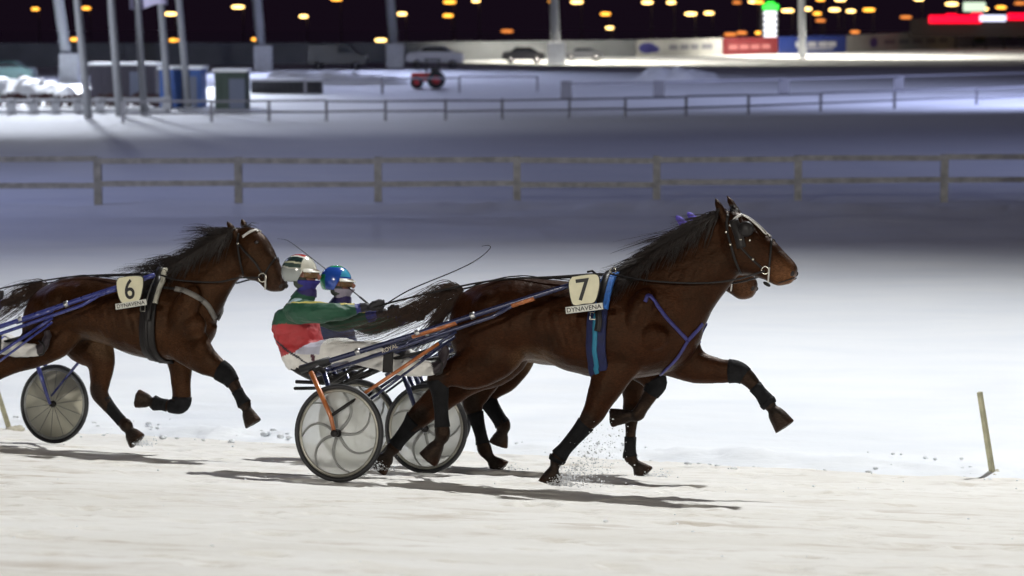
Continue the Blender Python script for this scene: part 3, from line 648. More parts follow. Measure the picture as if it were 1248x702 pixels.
# ---------------------------------------------------------------- driver
M_CLOTH = pm('racing silks', (1, 1, 1), .62, attr=True, var=.14, nscale=9, bump=.45, bscale=28, sheen=.15)
M_HELM = pm('helmet paint', (1, 1, 1), .22, attr=True, var=.05, bump=0, coat=.7)
M_VISOR = pm('white visor', (.75, .74, .66), .3, coat=.5, bump=0)
M_LENS = pm('smoked lens', (.16, .09, .04), .12, bump=0, var=.2)
def fist(put, c, fwd, up, side, thumb):
    """closed hand round a rein: palm, four unequal fingers curled with knuckle bends, thumb from the side of the palm"""
    fwd, up, side = (np.array(v, float) / np.linalg.norm(v) for v in (fwd, up, side))
    R = np.stack((fwd, side, up), 1); put(*ellipsoid(c, (.050, .022, .042), 12, 8, R))
    for k, (dz, L) in enumerate(((.033, .92), (.011, 1.0), (-.011, .95), (-.033, .78))):
        k0 = c + fwd * .040 + up * dz + side * thumb * -.014; k1 = k0 + fwd * .030 * L + side * thumb * .008; k2 = k1 + side * thumb * .030 * L - fwd * .008; k3 = k2 - fwd * .026 * L - side * thumb * .002
        put(*tube(crom([k0 - fwd * .02, k0, k1, k2, k3], 3), crom([[.0095], [.0098], [.0092], [.0086], [.0075]], 3)[:, 0], 8))
    b = c + up * .03 - fwd * .012 + side * thumb * .012; put(*tube(crom([b - fwd * .02, b, b + fwd * .03 + up * .012 + side * thumb * .014, b + fwd * .055 + up * .008 + side * thumb * .022], 3), crom([[.012], [.0115], [.0105], [.008]], 3)[:, 0], 8))
def driver(fr, ds, dz, cs, label, skin=(.30, .14, .09)):
    t = lambda x, y, o: FR1.T(x, y, o)
    root = fr.root('person', (t(372, 450, 0)[0] + ds, 0, t(372, 452, 0)[2] + dz)); tag(root, label, 'person', 'sulky drivers')
    off = tuple(np.array(sub(root, fr)) + np.array((ds, 0, dz)))
    V = []; Fc = []; seg = []
    def put(v, f):
        b = len(V); V.extend(map(tuple, v)); Fc.extend([tuple(i + b for i in g) for g in f])
    rows = [(354,453,398,453,.14),(347,440,400,438,.18),(338,416,392,412,.165),(334,396,387,396,.19),(340,381,384,383,.195),(352,371,380,371,.13),(354,364,384,364,.092),(359,357,385,359,.075),(365,350,385,352,.055)]
    put(*loft(plane_rings(FR1, rows, egg=0)))
    hc = t(371, 334, 0); put(*ellipsoid(hc, (.098, .078, .118))); put(*ellipsoid(t(374, 346, 0), (.062, .055, .055)))
    put(*tube([t(388, 332, 0) + (-.02, 0, 0), t(390.5, 338, 0) + (-.006, 0, 0), t(389, 341, 0) + (-.01, 0, 0)], [.010, .017, .014], 8))
    mb = lambda P, r, k=5: put(*tube(crom(P, k), crom([[q] for q in r], k)[:, 0], 14))
    arms = {}
    for sd, sh, el, wr, ha in ((-1, (357,379), (406,381), (434,376), (449,374)), (1, (362,378), (412,392), (456,384), (470,381))):
        P = [t(*sh, .17 * sd), t(sh[0] + 14, sh[1] + 1, .225 * sd), t(*el, .26 * sd), t(*wr, .15 * sd)]
        mb([P[0] + (-.02, -.06 * sd, 0), *P], [.062, .082, .094, .078, .052]); arms[sd] = P
        h = t(*ha, .12 * sd); d = h - P[3]; put(*tube([P[3], h], [.042, .034], 10))
        fist(put, h + d * .5, d, (0, 0, 1), (0, 1, 0), -sd)
        seg += [('arm', P[0], P[2], .09), ('arm', P[2], P[3] - (P[3] - P[2]) * .25, .07), ('cuff', P[3] - (P[3] - P[2]) * .2, P[3] + d * .15, .055), ('glove', h - d * .3, h + d * 1.2, .06)]
    for sd in (-1, 1):
        P = [t(374, 436, .09 * sd), t(412, 428, .17 * sd), t(452, 434, .26 * sd), t(492, 447, .28 * sd), t(524, 449, .29 * sd)]
        mb(P, [.112, .106, .090, .078, .058]); a = P[-1]
        mb([a + (-.03, 0, -.01), a + (.03, 0, .0), a + (.085, 0, .035), a + (.115, 0, .12), a + (.10, 0, .17)], [.05, .052, .046, .042, .030], 4)
        seg += [('thigh', P[0], P[2], .1), ('shin', P[2], P[4], .07), ('boot', a + (.03, 0, 0), a + (.11, 0, .13), .055)]
    me = remesh(V, Fc, .0085, 3, .5); co = verts_np(me)
    # cloth folds
    nrm = np.empty(len(co) * 3); me.vertices.foreach_get('normal', nrm); nrm = nrm.reshape(-1, 3)
    fold = np.array([mnoise.turbulence((p[0] * 7, p[1] * 9, p[2] * 13), 3, False) for p in co]); low = co[:, 2] < t(370, 362, 0)[2]
    hand = np.zeros(len(co), bool)
    for rg, a, b, r in seg:
        if rg == 'glove': hand |= np.linalg.norm(co - (a + b) / 2, axis=1) < .11
    co2 = co + nrm * ((fold - .5) * .013 * (low & ~hand))[:, None]; me.vertices.foreach_set('co', co2.ravel()); me.update()
    tz = lambda y: t(365, y, 0)[2]
    seg += [('skin', hc, hc + (0, 0, .02), .11), ('neck', t(373, 355, 0), t(371, 364, 0), .07), ('upper', t(360, 380, 0), t(362, 388, 0), .16), ('lower', t(363, 402, 0), t(368, 424, 0), .16), ('hip', t(372, 442, 0), t(374, 448, 0), .17), ('upper', t(358, 377, -.12), t(360, 377, .12), .1)]
    best = np.full(len(co), 1e9); C = np.zeros((len(co), 3))
    for rg, a, b, r in seg:
        ab = b - a; q = np.clip(((co - a) @ ab) / max(ab @ ab, 1e-9), 0, 1); d = np.linalg.norm(co - a - q[:, None] * ab, axis=1) / r
        sel = d < best; best[sel] = d[sel]; C[sel] = cs.get(rg, skin)
        if rg == 'thigh':
            st = sel & (np.abs(q - .38 + .15 * np.sin(co[:, 1] * 20)) < .03); C[st] = cs['trim']
            st = sel & (q < .34) & (co[:, 2] > a[2] + .03); C[st] = cs['hip2']
        if rg == 'shin': st = sel & (np.abs(q - .35) < .022); C[st] = cs['trim']
        if rg == 'arm': st = sel & (np.abs(co[:, 2] - a[2] - .062 - .02 * q) < .006); C[st] = cs['pipe']
        if rg == 'cuff': st = sel & (q < .10); C[st] = cs['pipe']
    up = (np.abs(co[:, 2] - tz(365.5)) < .028) & (co[:, 0] > t(352, 371, 0)[0]) & (best < 2.5) & (np.abs(co[:, 1] + .17) < .08) & (co[:, 0] < t(384, 371, 0)[0]); C[up] = cs['patch']
    wl = np.abs(co[:, 2] - tz(429) - (co[:, 0] - t(365, 429, 0)[0]) * -.55) < .010; wl &= np.abs(co[:, 1]) < .24; wl &= co[:, 0] < t(396, 429, 0)[0]; C[wl] = (.02, .02, .03)
    set_col(me, C); me.materials.append(M_CLOTH); link_mesh('body', me, root, off)
    # helmet shell with painted stripes, dropping low over ears and nape
    cen = t(364.5, 330.5, 0); n, m = 96, 44; rx, ry, rz = .142, .114, .132; V = []; Fc = []; CC = []
    for ly, g in ((0, 1.0), (1, .93)):
        for i in range(m + 1):
            for j in range(n):
                az = 2 * math.pi * j / n; fz = math.cos(az); end = math.radians(82 + 46 * min(1, max(0, (.62 - fz) / .35))); thh = end * i / m
                V.append(cen + np.array((rx * math.sin(thh) * math.cos(az), ry * math.sin(thh) * math.sin(az), rz * math.cos(thh))) * g); CC.append(cs['helmet'](thh, az))
    N1 = (m + 1) * n
    for i in range(m):
        for j in range(n):
            a, b = i * n + j, i * n + (j + 1) % n; Fc += [(a, a + n, b + n, b), (N1 + a, N1 + b, N1 + b + n, N1 + a + n)]
    for j in range(n): a, b = m * n + j, m * n + (j + 1) % n; Fc.append((a, N1 + a, N1 + b, b))
    he = mesh_obj('helmet', V, Fc, M_HELM, root, True, off); set_col(he.data, np.array(CC))
    P = []; 
    for i, q in enumerate(np.linspace(-1, 1, 13)):
        az = q * .95; P.append((cen + (rx * 1.0 * math.cos(az), ry * 1.0 * math.sin(az), .018), cen + ((rx + .045 * math.cos(q * 1.2)) * math.cos(az), (ry + .02) * math.sin(az), -.004)))
    V = [p + np.array((0, 0, dz_)) for dz_ in (0, -.006) for pr in P for p in pr]; k = len(P) * 2
    Fc = [(2 * i, 2 * i + 1, 2 * i + 3, 2 * i + 2) for i in range(12)] + [(k + 2 * i, k + 2 * i + 2, k + 2 * i + 3, k + 2 * i + 1) for i in range(12)] + [(2 * i + 1, k + 2 * i + 1, k + 2 * i + 3, 2 * i + 3) for i in range(12)] + [(2 * i, 2 * i + 2, k + 2 * i + 2, k + 2 * i) for i in range(12)]
    mesh_obj('visor', V, Fc, M_VISOR, he, False)
    for sd in (-1, 1): mesh_obj('ear_pad', *ellipsoid(t(366, 344, .060 * sd) , (.060, .022, .052)), pm('ear pad', (.05, .06, .05), .8), he)
    rows = []
    for q in np.linspace(-1, 1, 13):
        az = q * 1.25; c = hc + np.array((.104 * math.cos(az) + .004, .084 * math.sin(az), .0)); rows.append(np.array([c + (0, 0, .036), c + (.012 * math.cos(az), .012 * math.sin(az), .028), c + (.012 * math.cos(az), .012 * math.sin(az), -.026), c + (0, 0, -.034)]))
    g = mesh_obj('goggles', *loft(rows), M_LENS, root, True, off)
    # mask over nose and chin
    rows = []
    for i in range(9):
        q = i / 8; z = -.048 - .080 * q; wv = 1 - .28 * q; r = []
        for az in np.linspace(-1.75, 1.75, 15):
            bulge = .026 * math.exp(-(az / .35) ** 2) * math.exp(-((q - .12) / .25) ** 2); r.append(hc + np.array(((.105 * wv + bulge) * math.cos(az) + .006, .084 * wv * math.sin(az), z)))
        rows.append(np.array(r))
    V = np.concatenate(rows); Fc = [(i * 15 + j, i * 15 + j + 1, (i + 1) * 15 + j + 1, (i + 1) * 15 + j) for i in range(8) for j in range(14)]
    mk = mesh_obj('face_mask', V, Fc, cs['mask'], root, True, off); md = mk.modifiers.new('s', 'SOLIDIFY'); md.thickness = .006
    return root, {sd: (np.array(t(*((449, 374) if sd < 0 else (470, 381)), .12 * sd)) + (ds + .05, 0, dz)) for sd in (-1, 1)}
def reins(fr, hands, pts, label, mat, base):
    root = fr.root('reins', base); off = sub(root, fr); tag(root, label, 'reins', 'long driving reins')
    for sd in (-1, 1):
        P = [hands[sd] + (-.06, 0, -.03), hands[sd]] + [fr.T(x, y, o) * (1, -sd, 1) if sd > 0 else fr.T(x, y, o) for x, y, o in pts]
        P = crom(P, 8); T = np.gradient(P, axis=0); Nn = np.cross(T, np.array((0, 0, 1.0))); Nn /= np.maximum(np.linalg.norm(Nn, axis=1, keepdims=True), 1e-9)
        mesh_obj('rein', *tube(P, .0075, 6), mat, root, True, off)
    return root
def whip(fr, P, label):
    root = fr.root('driving_whip', P[0]); off = sub(root, fr); tag(root, label, 'whip', 'whips held by the drivers'); P = crom(P, 8)
    mesh_obj('shaft', *tube(P[:-10], np.linspace(.0055, .0025, len(P) - 10), 6), M_DARK, root, True, off); mesh_obj('lash', *tube(P[-11:], np.linspace(.0025, .0015, 11), 5), M_DARK, root, True, off)
    d = P[0] - P[2]; d /= np.linalg.norm(d); mesh_obj('grip', *tube([P[0] + d * .08, P[1]], .009, 8), M_BLACK, root, True, off)
# ---------------------------------------------------------------- the three rigs
BOOTS1 = [('rf', .40, .66, .007), ('lf', .30, .44, .007), ('lf', .50, .68, .006), ('rh', .42, .68, .007), ('lh', .42, .68, .007), ('rf', .66, .72, .012), ('lf', .64, .72, .010)]
H1 = horse(FR1, 'a', TOR1, NEC1, HEA1, LEG1, (.0215, .0066, .0024), [((881,262),(871,240),-.062), ((897,257),(885,237),.062)],
    dict(crest=[(884,255),(868,261),(845,274),(818,291),(792,309),(768,330)], n=330, len=.50, lift=-.78, flat=620, droop=.55, locks=34),
    [(562,357,0,.030),(549,353,0,.040),(530,366,-.03,.080),(502,382,-.10,.085),(462,399,-.20,.085),(422,407,-.30,.08),(384,412,-.36,.07)],
    'dark bay trotter in blue harness wearing number 7 plate', BOOTS1, (.24, .105, .045))
H2 = horse(FR2, 'b', TOR2, NEC2, HEA2, LEG2, (.019, .0062, .0024), [((m2((881,262))),(826,268),-.062), (m2((897,257)),(838,264),.062)],
    dict(crest=[m2(p) for p in [(884,255),(868,261),(845,274),(818,291),(792,309),(768,330)]], n=120, len=.2, lift=-.5, flat=150),
    [(*m2((562,358)),0,.03),(*m2((545,368)),0,.06),(*m2((525,395)),.0,.08),(*m2((500,425)),.0,.08),(*m2((480,460)),.0,.05)],
    'trotter with purple ear covers almost hidden behind number 7 horse', [('rf', .30, .46, .006), ('lf', .50, .68, .006), ('rh', .48, .68, .006), ('lh', .46, .70, .007)], (.13, .06, .03))
H3 = horse(FR3, 'c', TOR3, NEC3, HEA3, LEG3, (.030, .0118, .0048), [((285,283),(276,269),-.062), ((299,279),(294,266),.062)],
    dict(crest=[(292,278),(280,282),(262,291),(238,307),(215,320),(196,331)], n=420, len=.42, lift=.15, flat=420, fore=1.5, locks=40),
    [(56,352,0,.035),(44,352,0,.05),(26,362,0,.085),(4,376,-.03,.10),(-20,388,-.06,.11),(-48,400,-.1,.08)],
    'brown trotter with blowing mane wearing number 6 plate', [('rf', .28, .46, .007), ('rf', .50, .68, .006), ('lf', .30, .50, .007), ('lf', .50, .68, .006), ('lh', .48, .64, .004), ('rh', .48, .64, .004)], (.03, .018, .014))

M_BPAD = pm('bright blue pad', (.03, .16, .55), .7, var=.25, nscale=30, bump=.6); M_DPAD = pm('dark blue pad', (.008, .012, .065), .75, var=.3, bump=.6)
M_CYAN = pm('turquoise webbing', (.015, .18, .30), .6); M_PURP = pm('purple webbing', (.035, .034, .17), .6, var=.25); M_WSTR = pm('white strap', (.62, .60, .56), .5); M_CREAM = pm('cream pad', (.55, .53, .44), .75, var=.2)
M_GSTR = pm('grey strap', (.17, .16, .145), .6); M_BRASS = pm('bright buckle', (.75, .72, .62), .25, .9, bump=0)
def ring_part(H, c, R, r, name, mat, ax=(0, 1, 0)):
    a = np.linspace(0, 2 * np.pi, 17); u = np.array((1.0, 0, 0)); v = np.array((0, 0, 1.0)); mesh_obj(name, *tube([c + R * (math.cos(q) * u + math.sin(q) * v) for q in a], r, 6, False), mat, H['root'], True, H['off'])
def harness(H, px, pyt, pyb, pad, roll, gm, belt, px2=None):
    fr = H['fr']; s0 = fr.T(px, (pyt + pyb) / 2, -.27)[0]; zt = fr.T(px, pyt, 0)[2]; zb = fr.T(px, pyb, 0)[2]; zc = (zt + zb) / 2
    girth(H, s0, zc, .15, 'girth_pad', pad, 40, 320, .006, .014); girth(H, s0 + .03, zc, .10, 'saddle_roll', roll, -62, 62, .014, .035)
    girth(H, s0 + .02, zc, .05, 'saddle_strap', M_DARK, -95, 95, .05, .010); girth(H, s0 - .005, zc, .036, 'girth_strap', gm, 60, 300, .022, .006)
    mesh_obj('terret_block', *ellipsoid((s0 + .03, 0, zt + .07), (.035, .05, .022)), M_DARK, H['root'], True, H['off'])
    for sd in (-1, 1): ring_part(H, np.array((s0 + .05, .10 * sd, zt + .06)), .022, .004, 'terret_ring', M_BRASS)
    # buckle on the near girth strap
    p, n = surf(fr, H['bvh'], px - 2, pyt * .62 + pyb * .38, -1, .03); b = MB()
    for dx, dz, sx, sz in ((-.022, 0, .006, .05), (.022, 0, .006, .05), (0, .024, .05, .006), (0, -.024, .05, .006)): b.box(p + (dx, -.004, dz), (sx, .008, sz))
    b.build('buckle', M_BRASS, H['root'], False, H['off'])
    # strap along the spine to the tail
    P = []; Nn = []
    for s_ in np.linspace(s0 - .02, s0 - 1.08, 26):
        h, n, i, t = H['bvh'].ray_cast(Vector((s_, .0, 3)), Vector((0, 0, -1)))
        if h: P.append(np.array(h) + (0, 0, .006)); Nn.append(np.array((0, 0, 1.0)))
    band(P, Nn, .035, .007, 'back_strap', belt, H['root'], H['off']); return s0, zt
S1, Z1 = harness(H1, 727, 340, 461, M_DPAD, M_BPAD, M_CYAN, M_DARK)
S2, Z2 = harness(H2, *[int(v) for v in m2((727, 340))], 446, M_DPAD, M_DPAD, M_DARK, M_DARK)
S3, Z3 = harness(H3, 178, 340, 436, M_DARK, M_CREAM, M_DARK, M_DARK)
for sd in (-1, 1):
    strap(H1, [(786,368),(792,361),(812,387),(838,415)], .027, .008, 'breast_strap', M_PURP, sd)
    strap(H1, [(838,415),(824,437),(805,456)], .022, .008, 'breast_strap', M_PURP, sd)
    strap(H1, [(838,415),(848,404),(856,394)], .027, .008, 'breast_strap', M_PURP, sd)
    strap(H3, [(214,352),(226,355),(240,362),(253,372),(262,388)], .045, .012, 'breast_strap', M_GSTR, sd)
    strap(H3, [(186,352),(200,351),(214,352)], .022, .007, 'breast_strap', M_DARK, sd)
    # bridles
    for pix, wd, mt in (([(886,281),(891,298),(896,316),(903,333)], .018, M_DARK), ([(898,296),(908,307),(918,317),(929,327)], .016, M_DARK), ([(890,276),(896,267),(905,261)], .02, M_WSTR), ([(906,261),(918,268),(929,278),(938,289)], .013, M_WSTR), ([(940,292),(939,310),(937,330)], .015, M_DARK), ([(894,268),(900,285),(904,302)], .07, M_DARK), ([(949,344),(957,342),(967,338)], .006, M_NOST), ([(887,262),(886,272),(887,282)], .02, M_DARK)):  # thin lip strip is dark colour for the mouth groove, not a strap
        strap(H1, pix, wd, .006, 'bridle_strap', mt, sd)
    p, n = surf(FR1, H1['bvh'], 909, 280, sd); mesh_obj('blinker_cup', *ellipsoid(p + n * .012, (.060, .026, .056)), M_DARK, H1['root'], True, H1['off'])
    for a, b in ((886, 283), (891, 298), (918, 316), (914, 293), (903, 292)):
        p, n = surf(FR1, H1['bvh'], a, b, sd, .012); mesh_obj('stud', *ellipsoid(p, (.009, .006, .009), 8, 5), M_BRASS, H1['root'], True, H1['off'])
    p, n = surf(FR1, H1['bvh'], 933, 329, sd, .012); ring_part(H1, p, .026, .005, 'bit_ring', M_BRASS)
    mesh_obj('bit_rod', *tube([p + (.03, 0, .02), p + (.025, -.004, -.09)], .006, 6), M_WSTR, H1['root'], True, H1['off']); sd < 0 and mesh_obj('bit_end', *ellipsoid(p + (.016, -.004, -.098), (.03, .014, .013), R=Matrix.Rotation(.5, 3, 'Y')), M_DARK, H1['root'], True, H1['off'])
    for pix, wd, mt in (([(291,297),(300,308),(311,320),(321,336)], .018, M_DARK), ([(296,289),(305,283),(316,279)], .022, M_WSTR), ([(291,285),(290,297),(293,318),(297,334)], .018, M_DARK), ([(336,314),(328,325),(321,338)], .015, M_DARK)):
        strap(H3, pix, wd, .006, 'bridle_strap', mt, sd)
    p, n = surf(FR3, H3['bvh'], 291, 297, sd, .012); mesh_obj('stud', *ellipsoid(p, (.012, .008, .012), 8, 5), M_BRASS, H3['root'], True, H3['off'])
    p, n = surf(FR3, H3['bvh'], 321, 338, sd, .014); ring_part(H3, p, .036, .006, 'bit_ring', M_BRASS); mesh_obj('bit_rod', *tube([p + (.03, 0, .02), p + (.03, -.004, -.10)], .007, 6), M_WSTR, H3['root'], True, H3['off'])
    q = [m2(a) for a in ((933, 329), (898, 296), (918, 317), (940, 292), (939, 310), (937, 330))]
    strap(H2, q[3:], .015, .006, 'bridle_strap', M_DARK, sd); strap(H2, [q[1], q[2], q[0]], .016, .006, 'bridle_strap', M_DARK, sd)
    p, n = surf(FR2, H2['bvh'], *q[0], sd, .012); ring_part(H2, p, .028, .005, 'bit_ring', M_BRASS); mesh_obj('bit_rod', *tube([p + (.03, 0, .02), p + (.02, -.004, -.08)], .006, 6), M_WSTR, H2['root'], True, H2['off'])
# purple covers over the hidden horse's ears
M_EARC = pm('purple ear cover', (.11, .08, .50), .75, var=.2)
for b, t_, o in (((m2((881,262))),(824,263),-.062), (m2((897,257)),(838,259),.062)):
    p0 = FR2.T(*b, o); p1 = FR2.T(*t_, o * 1.15); mesh_obj('ear_cover', *tube(crom([p0, p0 * .6 + p1 * .4, p0 * .15 + p1 * .85, p1], 4), crom([[.036], [.036], [.024], [.006]], 4)[:, 0], 12), M_EARC, H2['root'], True, H2['off'])

number_plate(FR1, -.43, [(697,337),(713,334.5),(728,334),(731.5,342),(730.5,354),(725,369),(712,371),(699,372.5),(694.5,360),(693,344)], '7', (711.5,353), 27, ((690,378.5),(735,373), 8.0), 'cream plate with number 7 above a sponsor strip on bay horse', 1.0)
number_plate(FR3, -.45, [(145,338),(159,336),(173,336.5),(175.5,343),(174.5,353),(170,367),(159,369),(149,370),(143.5,358),(142,344)], '6', (158.5,352.5), 25, ((141.5,374),(179,368), 7.0), 'cream plate with number 6 above a sponsor strip on brown horse', .9)

sulky(FR1, 1, 'racing sulky with orange fork and stays behind number 7 horse')
sulky(FR2, 2, 'dark sulky on the infield side, half hidden by the orange sulky')
sulky(FR3, 3, 'blue sulky with beige wheel covers behind number 6 horse')
WHITE = (.76, .74, .70)
def helm1(th_, az):
    y = math.sin(th_) * math.sin(az); x = math.sin(th_) * math.cos(az)
    if x > .45: return (.70, .69, .60)
    a = math.degrees(math.atan2(abs(y), math.cos(th_))) + 26 * max(0, -x) ** 2
    if a < 25: return (.50, .05, .04)
    if a < 34: return (.75, .75, .70)
    if a < 58: return (.02, .04, .04)
    if a < 64: return (.66, .66, .48)
    if a < 80: return (.05, .08, .07)
    if a < 84: return (.60, .60, .52)
    return (.30, .32, .31)
def helm2(th_, az):
    y = math.sin(th_) * math.sin(az); x = math.sin(th_) * math.cos(az); z = math.cos(th_)
    if z > .86 or (x < -.35 and z < .35): return (.02, .30, .12)
    if x > .62 and z > .25: return (.06, .35, .55)
    return (.02, .08, .42)
CS1 = dict(arm=(.015, .085, .045), upper=(.015, .085, .045), lower=(.42, .03, .035), hip=WHITE, hip2=(.50, .50, .60), thigh=WHITE, shin=WHITE, boot=(.03, .02, .025), cuff=(.03, .035, .20), glove=(.015, .013, .018), neck=(.03, .02, .12), skin=(.30, .13, .09), trim=(.07, .015, .03), pipe=(.50, .42, .08), patch=(.45, .62, .68), helmet=helm1, mask=pm('blue mask', (.025, .022, .19), .75, var=.3))
CS2 = dict(CS1, arm=(.015, .085, .045), upper=(.02, .03, .12), lower=(.03, .04, .10), helmet=helm2, mask=pm('lilac grey mask', (.30, .27, .34), .75, var=.2), neck=(.03, .02, .10), patch=(.02, .03, .12))
CS3 = dict(CS1, arm=(.05, .06, .25), upper=(.05, .06, .25), lower=(.10, .11, .35), hip2=(.18, .22, .55), trim=(.10, .12, .45), helmet=helm2, patch=(.5, .5, .6))
D1, HA1 = driver(FR1, 0, 0, CS1, 'driver in red and green silks with red-striped white helmet and blue mask')
D2, HA2 = driver(FR2, .14, -.01, CS2, 'driver in blue and green helmet beside the red and green driver')
D3, HA3 = driver(FR3, 0, 0, CS3, 'driver in white and blue trousers on the blue sulky')
RP1 = [(520,358,-.12),(600,342,-.10),(680,337,-.10),(738,334,-.10),(790,342,-.19),(850,345,-.155),(895,341,-.12),(932,330,-.10)]
reins(FR1, HA1, RP1, 'black driving reins of number 7 horse', M_DARK, (1.0, 0, 0))
reins(FR2, HA2, [(*m2(p[:2]), p[2]) for p in RP1], 'reins of the horse hidden behind number 7 horse', M_DARK, (1.0, 0, 0))
reins(FR3, HA3, [(0,352,-.12),(60,341,-.10),(105,336,-.10),(185,334,-.10),(215,341,-.19),(262,344,-.14),(290,339,-.12),(318,338,-.10)], 'reins of number 6 horse', M_DARK, (1.0, 0, 0))
whip(FR1, [FR1.T(468, 372, -.02), FR1.T(500, 353, -.05), FR1.T(555, 330, -.05), FR1.T(582, 316, -.05), FR1.T(597, 303, -.05), FR1.T(595, 299, -.05), FR1.T(587, 300, -.05)], 'thin whip pointing forward over number 7 horse')
whip(FR2, [FR2.T(441, 364, -.05), FR2.T(418, 345, -.05), FR2.T(393, 325, -.05), FR2.T(366, 304, -.05), FR2.T(350, 293, -.05), FR2.T(338, 291, -.05)], 'thin whip trailing back above the red-striped helmet')
# ---------------------------------------------------------------- snow kicked up by the hooves
mb = MB(); k = 0
for fr, px, py, o, n, sp, vel in ((FR1, 676, 588, -.165, 2200, .06, (.42, .34)), (FR1, 466, 570, .15, 1700, .07, (-.20, .20)), (FR2, 612, 575, -.15, 700, .05, (.18, .06)), (FR2, 790, 580, .165, 500, .04, (.16, .05)), (FR3, 168, 540, .15, 400, .04, (.14, .05))):
    for i in range(n):
        t = random.random() ** 1.6; p = fr.T(px, py, o) + np.array((vel[0] * t + random.gauss(0, sp * (.4 + t)), random.gauss(0, .05), abs(vel[1] * t * random.random() * 1.5 + random.gauss(0, .02)) - .02))
        r = .0022 + .008 * random.random() ** 4; V, Fc = ellipsoid((0, 0, 0), (r, r * .8, r * .7), 5, 2); k += 1; mb.add(fr.world((0, 0, 0)) + (np.array(V) + p) @ fr.R.T, Fc)
kind(mb.build('snow_spray', M_FIELD), 'stuff')
# ---------------------------------------------------------------- marker stakes on the track edge
def stake(px0, py0, px1, py1, w_, label):
    g = ground(px1, py1 + 1); top = at(px0, py0, g[1] - .05); root = empty('marker_stake', tuple(g)); d = top - g; n = 8
    P = [d * q for q in np.linspace(-.06, 1, n)]; mb = MB(); V, Fc = tube(P, [w_ * .5 * (1 - .12 * q) for q in np.linspace(0, 1, n)], 4); mb.add(V, Fc)
    mb.build('stick', pm('pale stake wood', (.42, .40, .27), .8, var=.3, nscale=9, bump=.5), root, False)
    for i in range(9):
        V, Fc = lump(random.uniform(.03, .06), 900 + i); mesh_obj('snow_clod', V + np.array((random.gauss(.04, .06), random.gauss(0, .04), .015)), Fc, pm('dirty snow', (.50, .47, .38), .85), root)
    tag(root, label, 'stake', 'wooden stakes marking the track edge')
stake(1194, 478, 1210, 579, .060, 'leaning pale wooden stake at track edge ahead of the horses')
stake(-4, 474, 12, 524, .055, 'leaning wooden stake at track edge beside the blue sulky')

# ---------------------------------------------------------------- post and rail fences
def fence(name, xs, ybase, tops, depth_post, rail_d, mat, label, group=None, post_w=.17, post_top=None, rail_t=.05):
    """posts at photo columns xs standing on the snow; rails at heights (m) between neighbouring posts"""
    G = [ground(x, y) for x, y in zip(xs, ybase)]
    root = empty(name, tuple(G[len(G) // 2])); o = np.array(root.location); tag(root, label, 'fence', group)
    H = post_top or max(tops) + rail_d * .6
    for g in G:
        b = MB().box(g - o + (0, 0, H / 2 - .15), (post_w, depth_post, H + .3)); b.build('post', mat, root, False)
    for h in tops:
        for a, c in zip(G[:-1], G[1:]):
            p = (a + c) / 2 - o + (0, -depth_post / 2 - rail_t / 2 - .003, h + random.gauss(0, .022)); d = c - a; L = np.linalg.norm(d); ang = math.atan2(d[1], d[0]); tl = math.asin(d[2] / L) + random.gauss(0, .006)
            R = np.array(Matrix.Rotation(ang, 3, 'Z') @ Matrix.Rotation(-tl, 3, 'Y')); MB().box(p, (L + .02, rail_t, rail_d), R).build('rail', mat, root, False)
    return root
xs = [-221, -50, 120, 291, 461, 630, 800, 972, 1150, 1330]
fence('wooden_fence', xs, [254, 253, 252, 251, 250.5, 250, 249, 248, 246.5, 245], [.50, 1.04], .14, .125, M_WOOD, 'two-rail wooden fence standing across the infield snow')
M_FR = pm('grey rail', (.26, .26, .29), .6, .2); M_FP = pm('grey rail post', (.34, .35, .38), .7)
xs = [150, 258, 328, 398, 470, 543, 612, 694, 762, 836, 912, 1000, 1090, 1190, 1300]
fence('rail_fence', xs, [150, 149, 148, 147.5, 147, 146, 145, 144, 143, 141, 139, 136, 132.5, 128, 123], [.40, .86], .1, .10, M_FR, 'low dark two-rail fence between the infield and the back straight', post_w=.13)
xs = [276, 372, 466, 560, 655]
fence('rail_fence', xs, [116, 115, 114, 113, 112], [.88], .1, .10, M_FR, 'single-rail dark fence passing behind the red tractor', post_w=.13)
xs = [690, 803, 955, 1095, 1260]
fence('rail_fence', xs, [121, 120, 116, 112, 106], [.90], .12, .12, M_FR, 'single-rail dark fence with broad posts along the lit straight', post_w=.62, post_top=1.0)

